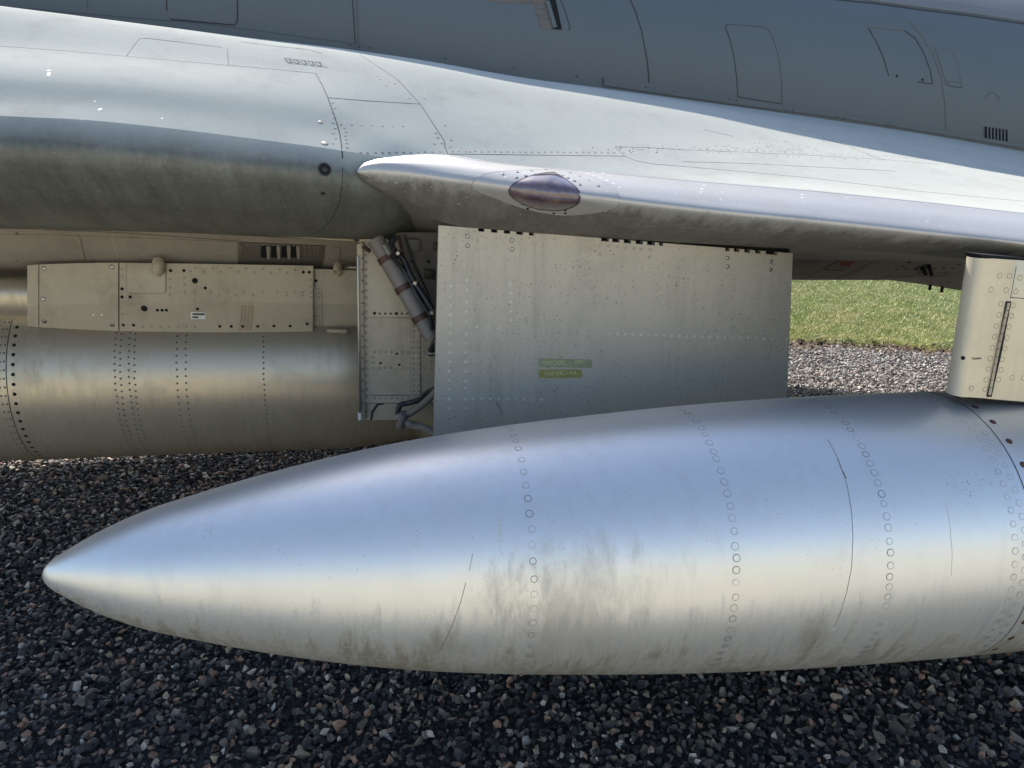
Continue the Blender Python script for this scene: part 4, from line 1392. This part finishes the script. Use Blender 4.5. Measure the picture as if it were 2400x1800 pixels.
chips = [(1393, 400, .004), (1379, 406, .004), (1391, 412, .0035), (1407, 417, .0035), (1422, 423, .004), (1438, 430, .0035), (1452, 440, .003), (1413, 406, .004)]
chips += [(1650, 434, .004), (1645, 443, .004), (1880, 456, .004), (1880, 463, .004), (975, 376, .003), (990, 376, .003), (1015, 372, .003)]
joined_dots("paint_chips", BV_L, chips, .003, M['sticker'], jet, dome=.05)
ribbon("panel_seam", BV_L, [(1400, 502), (1500, 516), (1600, 533), (1750, 548)], .0008, M['under'], jet)

# ---------------------------------------------------------------- seams, rivets and vents of the wing
def sw(pts, hw=.0011, m='seam', bv=None, name="panel_seam"):
    return ribbon(name, bv or BV_W, pts, hw, M[m], jet, lift=.0006)
sw([(0, 108), (150, 119), (297, 132), (420, 143), (535, 153), (640, 162), (740, 172)], .0012, 'seam_fine')
sw([(297, 131), (313, 108), (327, 90), (345, 90)], .0014)
sw([(533, 114), (535, 152)], .0012)
sw([(345, 90), (440, 101), (520, 111)], .0006, 'seam_fine')
sw([(740, 172), (755, 200), (768, 228), (785, 275), (796, 312), (801, 345), (803, 372)], .0016, 'seam', BV_WD)
ribbon("panel_seam", BV_D, [(803, 392), (802, 430), (797, 470), (780, 510), (755, 538), (735, 547)], .0012, M['seam'], jet)
sw([(768, 229), (860, 236), (985, 244)], .0008, 'seam_fine')
sw([(843, 128), (880, 152), (930, 185), (985, 244), (1015, 290), (1038, 325), (1042, 332), (1043, 345), (1050, 361)], .0012)
sw([(566, 98), (640, 108), (720, 116), (755, 125)], .0005, 'seam_fine')
sw([(1053, 361), (1150, 362), (1300, 364), (1464, 366)], .0012)
sw([(1442, 345), (1450, 352), (1464, 366)], .001, 'seam_fine')
sw([(1442, 344), (1520, 346), (1600, 351), (1750, 357), (1900, 364), (2070, 374), (2200, 385)], .001, 'seam_fine')
sw([(1464, 366), (1490, 377), (1530, 384), (1600, 390), (1750, 403), (1925, 420), (2150, 448), (2400, 472)], .0009, 'seam_fine')
sw([(1925, 322), (1990, 343), (2060, 372), (2073, 376)], .0012, 'seam_fine')
sw([(1600, 379), (1750, 383), (1900, 391), (2100, 401)], .0006, 'seam_fine')
sw([(1650, 304), (1720, 320)], .0005, 'seam_fine')
ribbon("panel_seam", BV_L, [(1053, 366), (1180, 385), (1400, 404), (1600, 423), (1925, 450), (2179, 476), (2400, 501)], .0007, M['seam_fine'], jet)
# rows of flush fasteners
def jig(pts, j=1.2):
    return [(x + rnd.uniform(-j, j), y + rnd.uniform(-j * .5, j * .5)) for x, y in pts]
row1 = line((1100, 355), (1440, 358), 24) + line((1060, 355), (1090, 355), 3)
row2 = line((845, 358), (1030, 356), 12) + line((800, 292), (945, 296), 7)
row3 = [(1027, 322), (1036, 336), (1058, 328), (1054, 345), (1042, 294), (1020, 312), (1018, 338), (960, 231), (905, 200), (885, 178), (890, 185), (910, 192), (995, 232), (870, 182), (925, 196)]
row3 += [(780 + (k % 2) * 5, 240 + 12 * k) for k in range(9)] + [(808 + k * .9, 300 + k * 9) for k in range(6)]
joined_dots("flush_fasteners", BV_W, jig(row1 + row2 + row3), .0042, M['soft'], jet, dome=.06, n=10)
row4 = line((1640, 349), (2190, 372), 34) + line((1660, 357), (2060, 377), 16) + line((2000, 350), (2060, 368), 6) + line((2240, 385), (2350, 398), 4)
joined_dots("chipped_paint", BV_W, jig(row4 + [(rnd.gauss(1780, 110), rnd.gauss(346, 6)) for _ in range(46)] + [(rnd.gauss(1480, 60), rnd.gauss(352, 5)) for _ in range(20)]), .0026, M['rust'], jet, dome=.04, n=6)
tan = [(751, 286, .006), (761, 336, .009)]
dots("old_screw", BV_W, tan, .006, disc_mesh("tan_screw", [M['seam_fine'], M['rack'], M['rust']], .1), jet)
lo, no = hit(BV_WD, 761, 397)
if lo is not None:
    on_surface("socket", disc_mesh("socket_ring", [M['seam'], M['hole'], M['hole']], -.05), lo, no, .0165, jet)
    on_surface("socket_pin", ME_BOLT, lo, no, .007, jet, 1.5, .001)
dots("old_screw", BV_D, [(757, 453, .006)], .006, ME_BOLT, jet)
# grille in the wing top
vp = poly_patch("wing_vent", BV_W, [(665, 137), (755, 147), (767, 158), (675, 148)], M['wing'], jet, h=.0008)
for k in range(5):
    x = 668 + k * 17.5; y = 138.5 + k * 2.0
    poly_patch("vent_slot", BV_W, [(x, y), (x + 13, y + 1.4), (x + 18, y + 9), (x + 10, y + 8.2)], M['hole'], vp, h=.0014, skirt=False)
    poly_patch("vent_vane", BV_W, [(x + 1, y + 3), (x + 8, y + 2.5), (x + 15, y + 9), (x + 9, y + 8.5)], M['wing'], vp, h=.0022)
ribbon("panel_seam", BV_W, [(665, 136), (755, 146), (768, 159)], .0012, M['seam'], vp)
# dents and drips on the duct shoulder
joined_dots("bird_lime", BV_W, [(114, 172, .004), (113, 176, .004), (112, 166, .003), (116, 165, .002), (235, 256, .004), (232, 258, .003), (222, 238, .002), (380, 278, .002)], .003, M['sticker'], jet, dome=.1)

# ---------------------------------------------------------------- fuselage side
def sf(pts, hw=.0016, m='seam', name="panel_seam"):
    return ribbon(name, BV_F, pts, hw, M[m], jet, lift=.0028)
# root fairing strip with screws
foot = [(0, 38), (400, 88), (803, 124), (1000, 149), (1100, 162), (1300, 190), (1600, 228), (1925, 273), (2179, 311), (2400, 350), (2600, 384)]
fair_top = [(x, y - 28) for x, y in foot]
fp = []
for x, y in foot:
    pass
sf([(0, 14), (250, 36), (480, 55), (830, 102), (1188, 163)], .0012, 'fuse')
rootstrip = poly_patch("root_fairing", BV_F, [(830, 100), (960, 118), (1190, 148), (1190, 168), (1100, 160), (830, 124)], M['fuse'], jet, h=.002)
rs2 = []
top = [(1414, 181), (1500, 190), (1600, 209), (1750, 233), (1925, 262), (2100, 291), (2250, 315), (2400, 338)]
bot = [(2400, 348), (2250, 322), (2100, 297), (1925, 270), (1750, 248), (1600, 227), (1500, 212), (1414, 200)]
for k in range(len(top) - 1):
    a, b2 = top[k], top[k + 1]
    c2, d2_ = bot[len(bot) - 2 - k], bot[len(bot) - 1 - k]
    poly_patch("root_fairing", BV_F, [a, b2, c2, d2_], M['fuse'], jet, h=.008, rings=2)
dots("screw", BV_F, [(x, y, .0028) for x, y in [(821, 105), (843, 110), (867, 112), (1044, 137), (1204, 158), (1350, 179), (1512, 204), (1532, 206), (1578, 213), (1707, 232), (1724, 235), (1839, 255), (1856, 257), (1960, 274), (1976, 277), (2078, 293), (2090, 295)]], .003, ME_HOLE, jet, 1.0, .008)
sf([(826, -5), (829, 40), (832, 96), (836, 122)], .0016); sf([(836, -5), (839, 60), (840, 120)], .0008, 'seam_fine')
sf([(1474, -10), (1490, 30), (1503, 70), (1511, 110), (1518, 150), (1521, 196)], .0022)
sf([(390, -5), (391, 26)], .002); sf([(556, -5), (557, 30), (556, 52), (550, 59), (400, 45)], .002); sf([(206, -5), (204, 18)], .0012, 'seam_fine')
h1 = [(1700, 64), (1710, 90), (1720, 130), (1727, 185), (1730, 227), (1832, 243), (1831, 190), (1825, 140), (1815, 100), (1800, 70), (1790, 64), (1704, 57)]
poly_patch("access_hatch", BV_F, h1, M['fuse'], jet, h=.0015); sf(h1 + [h1[0]], .0016)
sf([(2035, 66), (2055, 100), (2070, 135), (2083, 178)], .002); sf([(2037, 64), (2070, 68), (2118, 72)], .001, 'seam_fine'); sf([(2120, 72), (2145, 90), (2165, 125), (2180, 165), (2186, 197), (2150, 192)], .0018)
sf([(2127, 47), (2160, 85), (2185, 125), (2205, 180), (2214, 240), (2217, 306)], .0016, 'seam_fine')
h2 = [(2191, 114), (2227, 117), (2243, 150), (2254, 205), (2218, 200), (2205, 155)]
poly_patch("access_hatch", BV_F, h2, M['fuse'], jet, h=.0015); sf(h2 + [h2[0]], .0012, 'seam_fine')
sf([(2219, 190), (2252, 194), (2254, 206), (2223, 201), (2219, 190)], .0016)
circ = [(2325 + 16 * math.cos(t), 236 + 19 * math.sin(t)) for t in [math.pi + .1 + k * .37 for k in range(9)]]
sf(circ, .001, 'seam_fine')
dots("fastener", BV_F, [(2102, 178, .006), (2162, 187, .006)], .005, ME_HOLE, jet)
lv = poly_patch("louvre_panel", BV_F, [(2305, 295), (2361, 304), (2359, 334), (2304, 326)], M['fuse'], jet, h=.001)
for k in range(7):
    x = 2307 + k * 8
    poly_patch("louvre_slot", BV_F, [(x, 296 + k * 1.2), (x + 4.5, 297 + k * 1.2), (x + 4.5, 325 + k * 1.2), (x, 324 + k * 1.2)], M['hole'], lv, h=.0018, skirt=False)
    poly_patch("louvre_blade", BV_F, [(x + 4.2, 297 + k * 1.2), (x + 7, 297.4 + k * 1.2), (x + 7, 325 + k * 1.2), (x + 4.2, 325 + k * 1.2)], M['fuse'], lv, h=.006)
# gun bay blast slot
cb = poly_patch("blast_panel", BV_F, [(1250, 8), (1240, -15), (1290, -15), (1317, 70), (1268, 66)], M['belly_dark'], jet, h=.0012)
poly_patch("blast_slot", BV_F, [(1279, -15), (1299, -15), (1317, 70), (1294, 68)], M['hole'], cb, h=.002, skirt=False)
for k in range(4):
    x = 1256 + k * 3.6; y = 18 + k * 12.2
    o = poly_patch("blast_vane", BV_F, [(x, y + 3), (x + 8, y - 2), (x + 20, y - 1), (x + 22, y + 2), (x + 10, y + 3), (x + 3, y + 7)], M['fuse'], cb, h=.0035)
lo, no = hit(BV_F, 1282, 5); l2, n2 = hit(BV_F, 1300, 66)
if lo and l2: tube("barrel_tube", [lo + no * .004, l2 + n2 * .004], .009, M['fuse'], cb)
sf([(1312, -5), (1322, 20), (1332, 50), (1336, 68), (1330, 72)], .0014)
vs_ = poly_patch("blast_trough", BV_F, [(1120, -20), (1260, -20), (1256, 8), (1225, 8), (1180, 7), (1140, 2)], M['belly_dark'], jet, h=.001)
# spine panel top right
sf([(1950, -2), (2050, 8), (2150, 22), (2280, 38), (2400, 56), (2460, 66)], .004)
sp_ = poly_patch("spine_panel", BV_F, [(1965, -14), (2460, -14), (2460, 60), (2400, 51), (2280, 33), (2150, 17), (2050, 4)], M['spine'], jet, h=.004)
sf([(2303, -2), (2302, 38)], .001, 'seam_fine')
